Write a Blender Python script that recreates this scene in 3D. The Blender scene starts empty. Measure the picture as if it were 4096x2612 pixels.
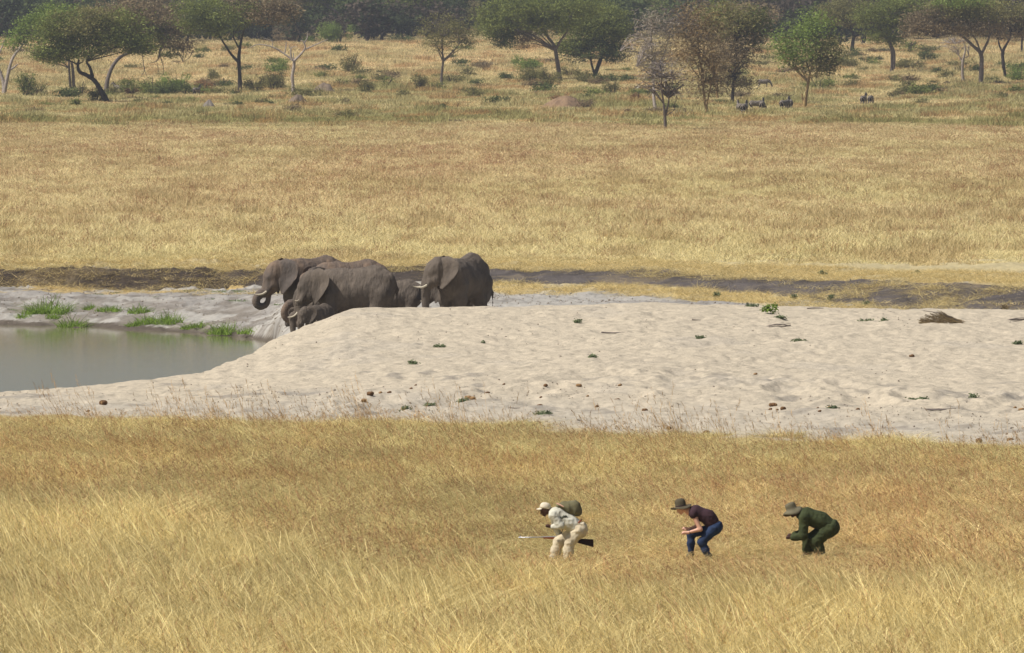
import bpy, math, random
import numpy as np
from mathutils import Vector, Matrix, Euler
S = bpy.context.scene
COL = S.collection
R = math.radians

# ------------------------------------------------------------------ camera, world, sun, exposure
F = 9600.0            # focal length in pixels of a 1024 px wide picture
CH = 11.1             # camera height
HY = 28.0             # row of the horizon
cam = bpy.data.cameras.new("camera"); camo = bpy.data.objects.new("camera", cam); COL.objects.link(camo)
cam.sensor_width = 36.0; cam.lens = F / 1024 * 36.0
cam.clip_start = 1.0; cam.clip_end = 30000.0
camo.location = (0, 0, CH)
camo.rotation_euler = (R(90) - math.atan((326.5 - HY) / F), 0, 0)
cam.dof.use_dof = True; cam.dof.focus_distance = 345.0; cam.dof.aperture_fstop = 14.0
S.camera = camo
W = bpy.data.worlds.new("World"); S.world = W; W.use_nodes = True
wn = W.node_tree.nodes; wl = W.node_tree.links
bg = wn["Background"]; sky = wn.new("ShaderNodeTexSky"); sky.sky_type = 'NISHITA'; sky.sun_disc = False
SUNDIR = Vector((-1.1, -0.42, 1.5)).normalized()     # towards the sun
elev = math.asin(SUNDIR.z)
sky.sun_elevation = elev; sky.sun_rotation = math.atan2(SUNDIR.x, SUNDIR.y)
sky.dust_density = 2.0
wl.new(sky.outputs[0], bg.inputs[0]); bg.inputs[1].default_value = 0.068
sl = bpy.data.lights.new("sun", 'SUN'); sl.energy = 5.0; sl.angle = R(0.55); sl.color = (1.0, 0.955, 0.88)
so = bpy.data.objects.new("sun", sl); COL.objects.link(so)
so.rotation_euler = (-SUNDIR).to_track_quat('-Z', 'Y').to_euler(); so.location = (-50, 0, 80)
S.view_settings.view_transform = 'Standard'; S.view_settings.look = 'None'
S.view_settings.exposure = 0.0; S.view_settings.gamma = 1.0
try: S.cycles.max_bounces = 6; S.cycles.transparent_max_bounces = 8; S.cycles.volume_bounces = 0
except Exception: pass

# ------------------------------------------------------------------ helpers
def tag(o, label=None, cat=None, group=None, kind=None):
    if label: o["label"] = label
    if cat: o["category"] = cat
    if group: o["group"] = group
    if kind: o["kind"] = kind
    return o
def link(o, parent=None):
    COL.objects.link(o)
    if parent is not None: o.parent = parent
    return o
def mesh_np(name, V, Fc, smooth=False):
    me = bpy.data.meshes.new(name)
    V = np.asarray(V, dtype=np.float32)
    me.vertices.add(len(V)); me.vertices.foreach_set("co", V.ravel())
    if isinstance(Fc, np.ndarray): groups = [Fc] if len(Fc) else []
    else: groups = [g for g in Fc if len(g)]
    if groups:
        tot = np.concatenate([np.full(len(g), g.shape[1], dtype=np.int32) for g in groups])
        idx = np.concatenate([g.astype(np.int32).ravel() for g in groups])
        me.loops.add(len(idx)); me.loops.foreach_set("vertex_index", idx)
        me.polygons.add(len(tot))
        st = np.concatenate([[0], np.cumsum(tot)[:-1]]).astype(np.int32)
        me.polygons.foreach_set("loop_start", st)
        me.polygons.foreach_set("loop_total", tot)
        if smooth: me.polygons.foreach_set("use_smooth", np.ones(len(tot), dtype=bool))
    me.update(calc_edges=True)
    return me
def obj(name, me, m=None, parent=None, loc=None):
    o = bpy.data.objects.new(name, me)
    if m is not None: me.materials.append(m)
    if loc is not None: o.location = loc
    return link(o, parent)
def empty(name, loc, rz=0, sc=1):
    o = bpy.data.objects.new(name, None); o.location = loc; o.rotation_euler = (0, 0, rz); o.scale = (sc, sc, sc)
    return link(o)
def copy_tree(o, loc=None, rz=None, sc=None):
    c = o.copy(); COL.objects.link(c)
    for ch in list(o.children):
        d = ch.copy(); COL.objects.link(d); d.parent = c
        for g in list(ch.children):
            e = g.copy(); COL.objects.link(e); e.parent = d
    if loc is not None: c.location = loc
    if rz is not None: c.rotation_euler = (0, 0, rz)
    if sc is not None: c.scale = sc if hasattr(sc, '__len__') else (sc, sc, sc)
    return c

# value noise
_rs = np.random.RandomState(7); _LAT = _rs.rand(256, 256).astype(np.float64)
_LAT3 = _rs.rand(64, 64, 64)
def vn(x, y):
    xi = np.floor(x).astype(int); yi = np.floor(y).astype(int); fx = x - xi; fy = y - yi
    fx = fx * fx * (3 - 2 * fx); fy = fy * fy * (3 - 2 * fy)
    a = _LAT[xi & 255, yi & 255]; b = _LAT[(xi + 1) & 255, yi & 255]; c = _LAT[xi & 255, (yi + 1) & 255]; d = _LAT[(xi + 1) & 255, (yi + 1) & 255]
    return (a * (1 - fx) + b * fx) * (1 - fy) + (c * (1 - fx) + d * fx) * fy
def fbm(x, y, o=4, g=.5):
    t = 0; a = 1; s = 0
    for i in range(o):
        t = t + a * vn(x * 2 ** i + 17.3 * i, y * 2 ** i + 9.1 * i); s += a; a *= g
    return t / s
def vn3(p):
    i = np.floor(p).astype(int); f = p - i; f = f * f * (3 - 2 * f)
    r = 0
    for dx in (0, 1):
        for dy in (0, 1):
            for dz in (0, 1):
                w = (f[:, 0] if dx else 1 - f[:, 0]) * (f[:, 1] if dy else 1 - f[:, 1]) * (f[:, 2] if dz else 1 - f[:, 2])
                r = r + w * _LAT3[(i[:, 0] + dx) & 63, (i[:, 1] + dy) & 63, (i[:, 2] + dz) & 63]
    return r
def sst(a, b, x):
    t = np.clip((x - a) / (b - a), 0, 1); return t * t * (3 - 2 * t)

# ------------------------------------------------------------------ signed-distance modelling (smooth unions, surface nets)
class SD:
    def __init__(s, lo, hi, h):
        s.lo = np.array(lo, float); s.h = h
        n = np.ceil((np.array(hi, float) - s.lo) / h).astype(int) + 1
        s.n = n; s.V = np.full(n, 10.0, dtype=np.float32)
        s.ax = [s.lo[i] + h * np.arange(n[i]) for i in range(3)]
    def _blk(s, lo, hi):
        a = np.clip(np.floor((np.array(lo) - s.lo) / s.h).astype(int), 0, s.n)
        b = np.clip(np.ceil((np.array(hi) - s.lo) / s.h).astype(int) + 1, 0, s.n)
        sl = tuple(slice(a[i], b[i]) for i in range(3))
        X = s.ax[0][sl[0]][:, None, None]; Y = s.ax[1][sl[1]][None, :, None]; Z = s.ax[2][sl[2]][None, None, :]
        return sl, X, Y, Z
    def _put(s, sl, d, k, op='u'):
        o = s.V[sl]
        if o.size == 0: return
        if op == 'u':
            h = np.maximum(k - np.abs(o - d), 0) / k
            s.V[sl] = np.minimum(o, d) - h * h * k * .25
        else:
            s.V[sl] = np.maximum(o, -d)
    def cone(s, a, b, ra, rb, k=.05, fy=1.0):
        a = np.array(a, float); b = np.array(b, float); r = max(ra, rb) * max(1, 1 / fy) + k + 2 * s.h
        sl, X, Y, Z = s._blk(np.minimum(a, b) - r, np.maximum(a, b) + r)
        ba = b - a; L = max(ba @ ba, 1e-9)
        px, py, pz = X - a[0], Y - a[1], Z - a[2]
        t = np.clip((px * ba[0] + py * ba[1] + pz * ba[2]) / L, 0, 1)
        d = np.sqrt((px - t * ba[0]) ** 2 + ((py - t * ba[1]) * fy) ** 2 + (pz - t * ba[2]) ** 2) - (ra + (rb - ra) * t)
        s._put(sl, d, k)
    def path(s, pts, k=.05, fy=1.0):
        for p, q in zip(pts[:-1], pts[1:]): s.cone(p[:3], q[:3], p[3], q[3], k, fy)
    def ell(s, c, r, k=.05, rot=0.0, op='u'):
        c = np.array(c, float); r = np.array(r, float); m = r.max() + k + 2 * s.h
        sl, X, Y, Z = s._blk(c - m, c + m)
        px, py, pz = X - c[0], Y - c[1], Z - c[2]
        if rot:
            cr, sr = math.cos(rot), math.sin(rot)
            px, pz = px * cr + pz * sr, -px * sr + pz * cr
        k0 = np.sqrt((px / r[0]) ** 2 + (py / r[1]) ** 2 + (pz / r[2]) ** 2)
        k1 = np.sqrt((px / r[0] ** 2) ** 2 + (py / r[1] ** 2) ** 2 + (pz / r[2] ** 2) ** 2)
        s._put(sl, k0 * (k0 - 1) / np.maximum(k1, 1e-6), k, op)
    def mesh(s, name):
        V = s.V; ins = V < 0
        n = s.n
        c = np.zeros((n[0] - 1, n[1] - 1, n[2] - 1), dtype=np.int8)
        for dx in (0, 1):
            for dy in (0, 1):
                for dz in (0, 1):
                    c += ins[dx:n[0] - 1 + dx, dy:n[1] - 1 + dy, dz:n[2] - 1 + dz]
        act = (c > 0) & (c < 8)
        I, J, K = np.nonzero(act)
        idx = np.full(act.shape, -1, dtype=np.int64); idx[I, J, K] = np.arange(len(I))
        acc = np.zeros((len(I), 3)); cnt = np.zeros(len(I))
        base = np.stack([I, J, K], 1)
        for ax in range(3):
            o1, o2 = [i for i in range(3) if i != ax]
            for u in (0, 1):
                for v in (0, 1):
                    p = base.copy(); p[:, o1] += u; p[:, o2] += v
                    q = p.copy(); q[:, ax] += 1
                    a = V[p[:, 0], p[:, 1], p[:, 2]]; b = V[q[:, 0], q[:, 1], q[:, 2]]
                    m = (a < 0) != (b < 0)
                    t = np.where(m, a / np.where(m, a - b, 1), 0)
                    pos = p.astype(float); pos[:, ax] += t
                    acc += pos * m[:, None]; cnt += m
        P = s.lo + s.h * acc / cnt[:, None]
        quads = []
        for ax in range(3):
            o1, o2 = [(1, 2), (2, 0), (0, 1)][ax]
            sa = [slice(None)] * 3; sb = [slice(None)] * 3
            sa[ax] = slice(0, n[ax] - 1); sb[ax] = slice(1, n[ax])
            A = ins[tuple(sa)]; B = ins[tuple(sb)]
            m = A != B
            E = np.stack(np.nonzero(m), 1)
            E = E[(E[:, o1] > 0) & (E[:, o2] > 0) & (E[:, o1] < n[o1] - 1) & (E[:, o2] < n[o2] - 1)]
            def cell(d1, d2):
                e = E.copy(); e[:, o1] -= d1; e[:, o2] -= d2
                return idx[e[:, 0], e[:, 1], e[:, 2]]
            q = np.stack([cell(1, 1), cell(0, 1), cell(0, 0), cell(1, 0)], 1)
            fl = ~A[E[:, 0], E[:, 1], E[:, 2]]
            q[fl] = q[fl][:, ::-1]
            quads.append(q)
        return mesh_np(name, P, np.concatenate(quads), smooth=True)

def tubes(paths, nseg=7):
    """paths: list of lists of (x,y,z,r) -> verts, quads (joined, tapered, smooth tubes)"""
    VV = []; QQ = []; off = 0
    for p in paths:
        p = np.array(p, float); n = len(p)
        T = np.gradient(p[:, :3], axis=0); T /= np.maximum(np.linalg.norm(T, axis=1), 1e-9)[:, None]
        ref = np.array([0, 1, 0.13]); 
        A = np.cross(T, ref); A /= np.maximum(np.linalg.norm(A, axis=1), 1e-6)[:, None]; B = np.cross(T, A)
        th = np.arange(nseg) * 2 * math.pi / nseg
        ring = p[:, None, :3] + p[:, None, 3:4] * (A[:, None, :] * np.cos(th)[None, :, None] + B[:, None, :] * np.sin(th)[None, :, None])
        VV.append(ring.reshape(-1, 3))
        i = np.arange(n - 1)[:, None] * nseg; j = np.arange(nseg)[None, :]; j2 = (j + 1) % nseg
        q = np.stack([i + j, i + j2, i + nseg + j2, i + nseg + j], -1).reshape(-1, 4) + off
        QQ.append(q); off += n * nseg
        # caps: close both ends on a centre vertex (as degenerate-free triangles turned to quads is avoided: tip radius is small)
    return np.concatenate(VV), np.concatenate(QQ)
def smooth_path(pts, k=5):
    p = np.array(pts, float); n = len(p)
    if n < 3: 
        t = np.linspace(0, 1, k + 1)[:, None]; return p[0] * (1 - t) + p[1] * t
    out = []
    P = np.vstack([2 * p[0] - p[1], p, 2 * p[-1] - p[-2]])
    for i in range(1, n):
        p0, p1, p2, p3 = P[i - 1], P[i], P[i + 1], P[i + 2]
        for t in np.arange(k) / k:
            out.append(.5 * (2 * p1 + (p2 - p0) * t + (2 * p0 - 5 * p1 + 4 * p2 - p3) * t * t + (3 * p1 - p0 - 3 * p2 + p3) * t ** 3))
    out.append(p[-1]); return np.array(out)

# ------------------------------------------------------------------ materials
def nt(name):
    m = bpy.data.materials.new(name); m.use_nodes = True
    return m, m.node_tree.nodes, m.node_tree.links, m.node_tree.nodes["Principled BSDF"]
def mat(name, c, rough=.85, c2=None, scale=5.0, bump=0.0, bscale=None, spec=.2, detail=5, stretch=None, dist=.02):
    m, n, l, b = nt(name)
    b.inputs["Roughness"].default_value = rough; b.inputs["Specular IOR Level"].default_value = spec
    b.inputs["Base Color"].default_value = (*c, 1)
    tc = n.new("ShaderNodeTexCoord"); mp = n.new("ShaderNodeMapping"); l.new(tc.outputs["Object"], mp.inputs[0])
    if stretch: mp.inputs["Scale"].default_value = stretch
    if c2 is not None:
        nz = n.new("ShaderNodeTexNoise"); nz.inputs["Scale"].default_value = scale; nz.inputs["Detail"].default_value = detail; nz.inputs["Roughness"].default_value = .65
        l.new(mp.outputs[0], nz.inputs[0])
        mr = n.new("ShaderNodeMapRange"); mr.inputs[1].default_value = .36; mr.inputs[2].default_value = .64; l.new(nz.outputs[0], mr.inputs[0])
        mx = n.new("ShaderNodeMix"); mx.data_type = 'RGBA'; mx.inputs[6].default_value = (*c, 1); mx.inputs[7].default_value = (*c2, 1)
        l.new(mr.outputs[0], mx.inputs[0]); l.new(mx.outputs[2], b.inputs["Base Color"])
    if bump:
        nb = n.new("ShaderNodeTexNoise"); nb.inputs["Scale"].default_value = bscale or scale * 4; nb.inputs["Detail"].default_value = 6; nb.inputs["Roughness"].default_value = .65
        l.new(mp.outputs[0], nb.inputs[0])
        bp = n.new("ShaderNodeBump"); bp.inputs["Strength"].default_value = bump; bp.inputs["Distance"].default_value = dist
        l.new(nb.outputs[0], bp.inputs["Height"]); l.new(bp.outputs[0], b.inputs["Normal"])
    return m
def leafmat(name, c1, c2, trans=.3, tint=False):
    """c1..c2 mixed at random per leaf; optional instance tint multiplies"""
    m = bpy.data.materials.new(name); m.use_nodes = True; n = m.node_tree.nodes; l = m.node_tree.links
    n.remove(n["Principled BSDF"]); out = n["Material Output"]
    g = n.new("ShaderNodeNewGeometry")
    mx = n.new("ShaderNodeMix"); mx.data_type = 'RGBA'; mx.inputs[6].default_value = (*c1, 1); mx.inputs[7].default_value = (*c2, 1)
    l.new(g.outputs["Random Per Island"], mx.inputs[0]); col = mx.outputs[2]
    if tint:
        at = n.new("ShaderNodeAttribute"); at.attribute_type = 'INSTANCER'; at.attribute_name = "tint"
        mm = n.new("ShaderNodeMix"); mm.data_type = 'RGBA'; mm.blend_type = 'MULTIPLY'; mm.inputs[0].default_value = 1
        l.new(col, mm.inputs[6]); l.new(at.outputs["Color"], mm.inputs[7]); col = mm.outputs[2]
    else:
        tc = n.new("ShaderNodeTexCoord"); nz = n.new("ShaderNodeTexNoise"); nz.inputs["Scale"].default_value = .45; nz.inputs["Detail"].default_value = 3
        l.new(tc.outputs["Object"], nz.inputs[0]); mr = n.new("ShaderNodeMapRange"); mr.inputs[1].default_value = .35; mr.inputs[2].default_value = .65; mr.inputs[3].default_value = .7; mr.inputs[4].default_value = 1.25
        l.new(nz.outputs[0], mr.inputs[0]); hs = n.new("ShaderNodeHueSaturation"); l.new(mr.outputs[0], hs.inputs["Value"]); l.new(col, hs.inputs["Color"]); col = hs.outputs[0]
    d = n.new("ShaderNodeBsdfDiffuse"); t = n.new("ShaderNodeBsdfTranslucent"); ms = n.new("ShaderNodeMixShader"); ms.inputs[0].default_value = trans
    l.new(col, d.inputs[0]); l.new(col, t.inputs[0]); l.new(d.outputs[0], ms.inputs[1]); l.new(t.outputs[0], ms.inputs[2]); l.new(ms.outputs[0], out.inputs[0])
    return m

# ------------------------------------------------------------------ terrain
def prof(*a): return np.array(a, float)
PC = {  # picture column at the camera's bearing -> profile (distance, height)
 -400: prof((120,0),(273,0),(292,-.3),(304,-.5),(310,-2.4),(418,-2.5),(423,-2.0),(426,-1.7),(443,-1.0),(446,-1.0),(448.5,-.1),(455,0)),
 0:    prof((120,0),(275,0),(296,-.3),(306,-.5),(312,-2.4),(419,-2.5),(424,-2.0),(427,-1.7),(443,-1.0),(446,-1.0),(448.5,-.1),(455,0)),
 100:  prof((120,0),(275,0),(298,-.25),(310,-.4),(316,-2.4),(414,-2.5),(420,-2.0),(423,-1.7),(443,-1.0),(446,-1.0),(448.5,-.1),(455,0)),
 200:  prof((120,0),(271,0),(300,-.15),(315,-.25),(321,-2.4),(406,-2.5),(412,-2.0),(415,-1.7),(438,-1.0),(445,-1.0),(448,-.15),(456,0)),
 232:  prof((120,0),(271,0),(300,-.1),(323,-.15),(329,-2.4),(402,-2.5),(408,-2.0),(411,-1.6),(436,-1.0),(445,-1.0),(448,-.2),(458,0)),
 255:  prof((120,0),(271,0),(300,-.05),(331,-.05),(337,-2.4),(399,-2.5),(404,-2.0),(407,-1.5),(433,-.95),(444,-.9),(448,-.2),(458,0)),
 272:  prof((120,0),(271,0),(300,0),(337,.15),(343,-2.2),(395,-2.4),(400,-1.9),(404,-1.3),(430,-.9),(442,-.85),(448,-.2),(458,0)),
 283:  prof((120,0),(271,0),(300,.03),(338.5,.26),(345,-1.4),(372,-1.5),(384,-1.1),(394,-.9),(430,-.8),(442,-.75),(448,-.2),(458,0)),
 293:  prof((120,0),(271,0),(300,.05),(339.5,.35),(346,-.8),(372,-.8),(384,-.75),(394,-.7),(430,-.7),(442,-.7),(448,-.2),(458,0)),
 319:  prof((120,0),(271,0),(300,.1),(345.6,.55),(352,-.5),(372,-.5),(384,-.5),(394,-.55),(430,-.6),(442,-.6),(448,-.15),(458,0)),
 340:  prof((120,0),(271,0),(300,.15),(347.6,.8),(354,-.45),(372,-.45),(384,-.45),(394,-.5),(430,-.5),(440,-.5),(446,-.1),(458,0)),
 361:  prof((120,0),(271,0),(300,.2),(349.7,.9),(355,-.42),(372,-.42),(384,-.42),(394,-.45),(425,-.45),(438,-.4),(445,-.05),(458,0)),
 425:  prof((120,0),(271,0),(300,.25),(351,.9),(357,-.3),(372,-.3),(384,-.35),(394,-.4),(422,-.4),(432,-.35),(444,0),(458,0)),
 500:  prof((120,0),(266,0),(300,.25),(351,.93),(358,-.2),(372,-.25),(384,-.3),(394,-.3),(415,-.3),(427,-.28),(441,.05),(458,0)),
 638:  prof((120,0),(262,0),(300,.25),(352,1.0),(360,-.1),(372,-.25),(384,-.3),(394,-.3),(412,-.3),(423,-.28),(434,.08),(458,0)),
 720:  prof((120,0),(260,0),(300,.25),(351,.96),(360,-.1),(372,-.25),(384,-.3),(394,-.3),(408,-.3),(416,-.28),(426,.1),(458,0)),
 850:  prof((120,0),(257,0),(300,.22),(350,.9),(359,-.15),(372,-.25),(380,-.3),(388,-.3),(394,-.3),(401,-.28),(415,.2),(458,0)),
 1024: prof((120,0),(253,0),(300,.2),(349,.85),(358,-.2),(368,-.25),(374,-.3),(380,-.3),(385,-.3),(391,-.3),(399,.3),(458,0)),
 1400: prof((120,0),(248,0),(300,.2),(346,.8),(355,-.2),(360,-.25),(364,-.3),(368,-.3),(372,-.3),(376,-.3),(384,.3),(458,0)),
}
UC = np.array(sorted(PC)); NP_ = 12
PD = np.array([PC[u][:, 0] for u in UC]); PZ = np.array([PC[u][:, 1] for u in UC])
def colparams(u):
    """profile distances / heights at columns u (vector) -> (n,12),(n,12)"""
    uu = np.clip(u, UC[0], UC[-1])
    D = np.stack([np.interp(uu, UC, PD[:, k]) for k in range(NP_)], -1)
    Z = np.stack([np.interp(uu, UC, PZ[:, k]) for k in range(NP_)], -1)
    return D, Z
def far_height(u, d):
    ur = np.clip(u, -600, 1700)
    dd = np.array([458, 1250, 1500, 1700, 1900, 2100, 2400, 2800, 3500, 4600, 6500, 7200])
    zl = np.array([0, 0, .3, 2.0, 5.6, 9.0, 10.5, 12, 14, 30, 130, 150])
    zr = np.array([0, 0, .4, 3.2, 6.0, 9.0, 14.2, 21, 37, 62, 130, 150])
    wr = sst(120, 330, ur + 0 * d)
    z = np.interp(d, dd, zl) * (1 - wr) + np.interp(d, dd, zr) * wr
    x = (ur - 512) / F * d
    z = z + (fbm(x / 60 + 5, d / 120 + 3, 3) - .5) * 2.2 * sst(1250, 2000, d) + (fbm(x / 300 + 1, d / 500 + 3, 3) - .5) * 40 * sst(2500, 6000, d)
    return z
def base_height(X, Y):
    X = np.atleast_1d(np.asarray(X, float)); Y = np.atleast_1d(np.asarray(Y, float))
    u = 512 + F * X / Y
    D, Z = colparams(u)
    z = Z[:, 0].copy()
    for k in range(NP_ - 1):
        t = np.clip((Y - D[:, k]) / (D[:, k + 1] - D[:, k]), 0, 1)
        z = np.where(Y >= D[:, k], Z[:, k] + (Z[:, k + 1] - Z[:, k]) * t * (t * (3 - 2 * t) * .5 + .5), z)
    z = np.where(Y > 458, far_height(u, Y), z)
    return z
DCREST_I, DROP_I = 3, 4
def zones(X, Y):
    u = 512 + F * X / Y; D, Z = colparams(u)
    return u, D, Z
def height(X, Y):
    X = np.atleast_1d(np.asarray(X, float)); Y = np.atleast_1d(np.asarray(Y, float))
    z = base_height(X, Y)
    u, D, Z = zones(X, Y)
    ins = sst(-6, 3, Y - D[:, 1]) * (1 - sst(2, 6, Y - D[:, 3]))     # sand
    hum = (fbm(X / 1.1, Y / 2.2, 4, .6) - .5) * .17 + (fbm(X / 5 + 9, Y / 11, 3) - .5) * .28
    hum = hum + (fbm(X / .42 + 60, Y / .9 + 8, 2) - .5) * .11; pit = np.maximum(0, vn(X / .42 + 3, Y / .8) - .62) * -.16
    mid = np.exp(-((Y - (288 + 8 * np.sin(X / 3.1))) / 9.0) ** 2) * (u > 330)
    slump = (np.abs(fbm(X / 1.7 + 31, Y / 4.5 + 7, 3) - .5) * -1.3 + .22) * mid
    zz = z + ins * (hum + pit * .8 + slump * .8) * (1 - .5 * sst(-6, 1, Y - D[:, 3]))
    # muddy bank and cliffs
    bank = sst(0, 4, Y - D[:, 5]) * (1 - sst(0, 4, Y - D[:, 11]))
    rough = (fbm(X / .8 + 11, Y / 2.0 + 5, 4) - .5) * .22 + (fbm(X / 3.3 + 2, Y / 6, 3) - .5) * .3
    lumps = np.maximum(0, fbm(X / .35 + 5, Y / .7, 2) - .55) * .6
    cl = ((z > -1.02) & (z < .05) & (Y > D[:, 9] - 2)).astype(float)
    zz = zz + bank * (rough * 1.2 + lumps * (.30 + .35 * cl * (u < 300)))
    fld = sst(0, 20, Y - 458) 
    zz = zz + fld * (fbm(X / 9, Y / 40, 3) - .5) * .25 * (1 - sst(1000, 1300, Y))
    fg = 1 - sst(-4, 4, Y - D[:, 1])
    zz = zz + fg * (fbm(X / 3, Y / 8, 3) - .5) * .12
    return zz
def on_ray(px, py, dmin=150, dmax=7000):
    """ground point seen at picture position (px,py)"""
    d = np.exp(np.linspace(math.log(dmin), math.log(dmax), 6000))
    x = (px - 512) / F * d; zr = CH - (py - HY) / F * d
    z = base_height(x, d)
    k = np.nonzero(zr <= z)[0]
    i = k[0] if len(k) else len(d) - 1
    return float(x[i]), float(d[i]), float(z[i])
def hz(x, y): return float(height(np.array([x]), np.array([y]))[0])

usub = np.concatenate([np.array([-3600, -2200, -1400, -900, -600, -450, -350]), np.arange(-280, 1305, 2.2), np.array([1380, 1500, 1700, 2100, 2800, 4200])])
drow = np.concatenate([np.arange(100, 240, 1.5), np.arange(240, 458, .22), np.arange(458, 520, 1.5), np.arange(520, 1240, 6), np.exp(np.linspace(math.log(1240), math.log(7200), 190))])
nu, nd = len(usub), len(drow)
UU, DD = np.meshgrid(usub, drow)
UU = UU.ravel(); DD = DD.ravel(); XX = (UU - 512) / F * DD
ZZ = np.concatenate([height(XX[i:i + 200000], DD[i:i + 200000]) for i in range(0, len(XX), 200000)])
u_, Dp, Zp = zones(XX, DD)
n1 = fbm(XX / 2.1 + 3, DD / 5 + 2, 4); n2 = fbm(XX / .35, DD / .8, 3); n3 = fbm(XX / 14 + 8, DD / 60 + 3, 4); n4 = fbm(XX / .9 + 40, DD / 1.6 + 20, 3)
def C(r, g, b): return np.array([r, g, b])
col = np.tile(C(.42, .33, .15), (len(XX), 1))
def lay(mask, c):
    global col
    m = np.clip(mask, 0, 1)[:, None]; col = col * (1 - m) + np.asarray(c) * m
e1 = DD - Dp[:, 1] + (n1 - .5) * 6
lay(sst(-1.5, 1.0, e1), C(.53, .455, .345))                                        # sand
lay(sst(-1.5, 1, e1) * (1 - sst(8, 24, e1)) * (.45 + .3 * sst(.42, .6, n1)), C(.44, .395, .325))  # greyer trampled foot of the sand
lay(sst(0, 2, e1) * sst(.56, .66, n4) * sst(.45, .62, n1) * (1 - sst(30, 60, e1)) * .8, C(.30, .265, .22)); lay(sst(0, 2, e1) * (1 - sst(-1, 1, DD - Dp[:, 4])) * sst(.60, .72, fbm(XX / .16, DD / .5, 2)) * .45, C(.33, .285, .22))
lay(sst(0, 4, e1) * sst(.60, .72, fbm(XX / 3 + 70, DD / 7 + 12, 4)) * .22, C(.36, .33, .29))
e3 = DD - Dp[:, 4]
lay(sst(-2, 1, e3), C(.40, .375, .335))                                             # pale mud behind
lay(sst(-2, 1, e3) * sst(.45, .62, n1) * .7, C(.30, .275, .25))
lay(sst(-2, 1, e3) * sst(.55, .65, n4) * .5, C(.20, .18, .16))
right = sst(430, 500, u_)
# straw terrace on the right
tr = DD - (Dp[:, 9] - np.where(u_ > 780, 7, 17)) + (n1 - .5) * 10
lay(right * sst(0, 2, tr) * sst(.28, .4, n2 * .6 + n1 * .4), C(.50, .41, .235))
# left: bank rim, terrace
left = 1 - sst(285, 330, u_)
lay(left * (ZZ < -1.80 + (n1 - .5) * .3) * sst(-1, 0, e3), C(.115, .095, .075))
lay(left * sst(.44, .52, n1) * sst(-6, -4, DD - Dp[:, 9]), C(.48, .36, .17))
bk_ = left * sst(0, 2, DD - Dp[:, 6]) * (1 - sst(-2, 0, DD - Dp[:, 9]))
lay(bk_ * sst(.52, .64, n2 * .5 + n4 * .5) * .75, C(.20, .175, .15)); lay(bk_ * sst(.50, .60, fbm(XX / 1.2 + 90, DD / 3 + 4, 4)) * sst(-1.0, -1.5, ZZ) * .8, C(.23, .20, .165))
rw = sst(740, 880, u_)
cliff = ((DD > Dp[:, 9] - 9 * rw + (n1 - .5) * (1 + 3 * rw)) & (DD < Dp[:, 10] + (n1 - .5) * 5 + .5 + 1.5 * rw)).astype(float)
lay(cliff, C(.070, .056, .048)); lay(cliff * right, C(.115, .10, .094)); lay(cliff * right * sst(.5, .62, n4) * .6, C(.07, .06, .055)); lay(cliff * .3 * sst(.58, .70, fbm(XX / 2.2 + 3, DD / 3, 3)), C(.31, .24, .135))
top = sst(0, 1.5, DD - Dp[:, 10] - .8 - 1.5 * rw + (n1 - .5) * 3)
lay(top, C(.50, .42, .24)); lay(top * sst(.4, .7, n2) * .35, C(.34, .28, .17)); lay(top * sst(.62, .7, n1) * right * (1 - sst(6, 9, DD - Dp[:, 10])), C(.13, .11, .10))
lay(sst(458, 470, DD + (n1 - .5) * 14), C(.46, .37, .18))
fieldz = sst(1000, 1080, DD)
lay(fieldz, C(.37, .29, .12)); lay(fieldz * sst(.5, .62, n3) * .6, C(.22, .2, .08))
lay(sst(1500, 1650, DD) * sst(.3, .5, n3), C(.46, .36, .19))
lay(sst(1990, 2120, DD + (n3 - .5) * 100) * .9, C(.10, .09, .045))
col *= (0.93 + .14 * n2)[:, None]
gm, gn_, gl, gb = nt("ground_soil")
at = gn_.new("ShaderNodeAttribute"); at.attribute_name = "soil"
tc = gn_.new("ShaderNodeTexCoord"); mp = gn_.new("ShaderNodeMapping"); mp.inputs["Scale"].default_value = (1, .6, 1)
gl.new(tc.outputs["Object"], mp.inputs[0])
nz = gn_.new("ShaderNodeTexNoise"); nz.inputs["Scale"].default_value = 6; nz.inputs["Detail"].default_value = 8; nz.inputs["Roughness"].default_value = .7; gl.new(mp.outputs[0], nz.inputs[0])
mr = gn_.new("ShaderNodeMapRange"); mr.inputs[1].default_value = .3; mr.inputs[2].default_value = .7; mr.inputs[3].default_value = .82; mr.inputs[4].default_value = 1.14; gl.new(nz.outputs[0], mr.inputs[0])
hs = gn_.new("ShaderNodeHueSaturation"); gl.new(at.outputs["Color"], hs.inputs["Color"]); gl.new(mr.outputs[0], hs.inputs["Value"])
gl.new(hs.outputs[0], gb.inputs["Base Color"]); gb.inputs["Roughness"].default_value = 1; gb.inputs["Specular IOR Level"].default_value = .05
nb = gn_.new("ShaderNodeTexNoise"); nb.inputs["Scale"].default_value = 5; nb.inputs["Detail"].default_value = 9; nb.inputs["Roughness"].default_value = .68; gl.new(mp.outputs[0], nb.inputs[0])
bp = gn_.new("ShaderNodeBump"); bp.inputs["Strength"].default_value = .7; bp.inputs["Distance"].default_value = .10
gl.new(nb.outputs[0], bp.inputs["Height"]); gl.new(bp.outputs[0], gb.inputs["Normal"])
ii = (np.arange(nd - 1)[:, None] * nu + np.arange(nu - 1)[None, :]).ravel()
quads = np.stack([ii, ii + 1, ii + nu + 1, ii + nu], 1)
qd = DD[ii] - Dp[ii, 1]; qc = DD[ii] - Dp[ii, 4]; qt = DD[ii] - Dp[ii, 11]
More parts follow.
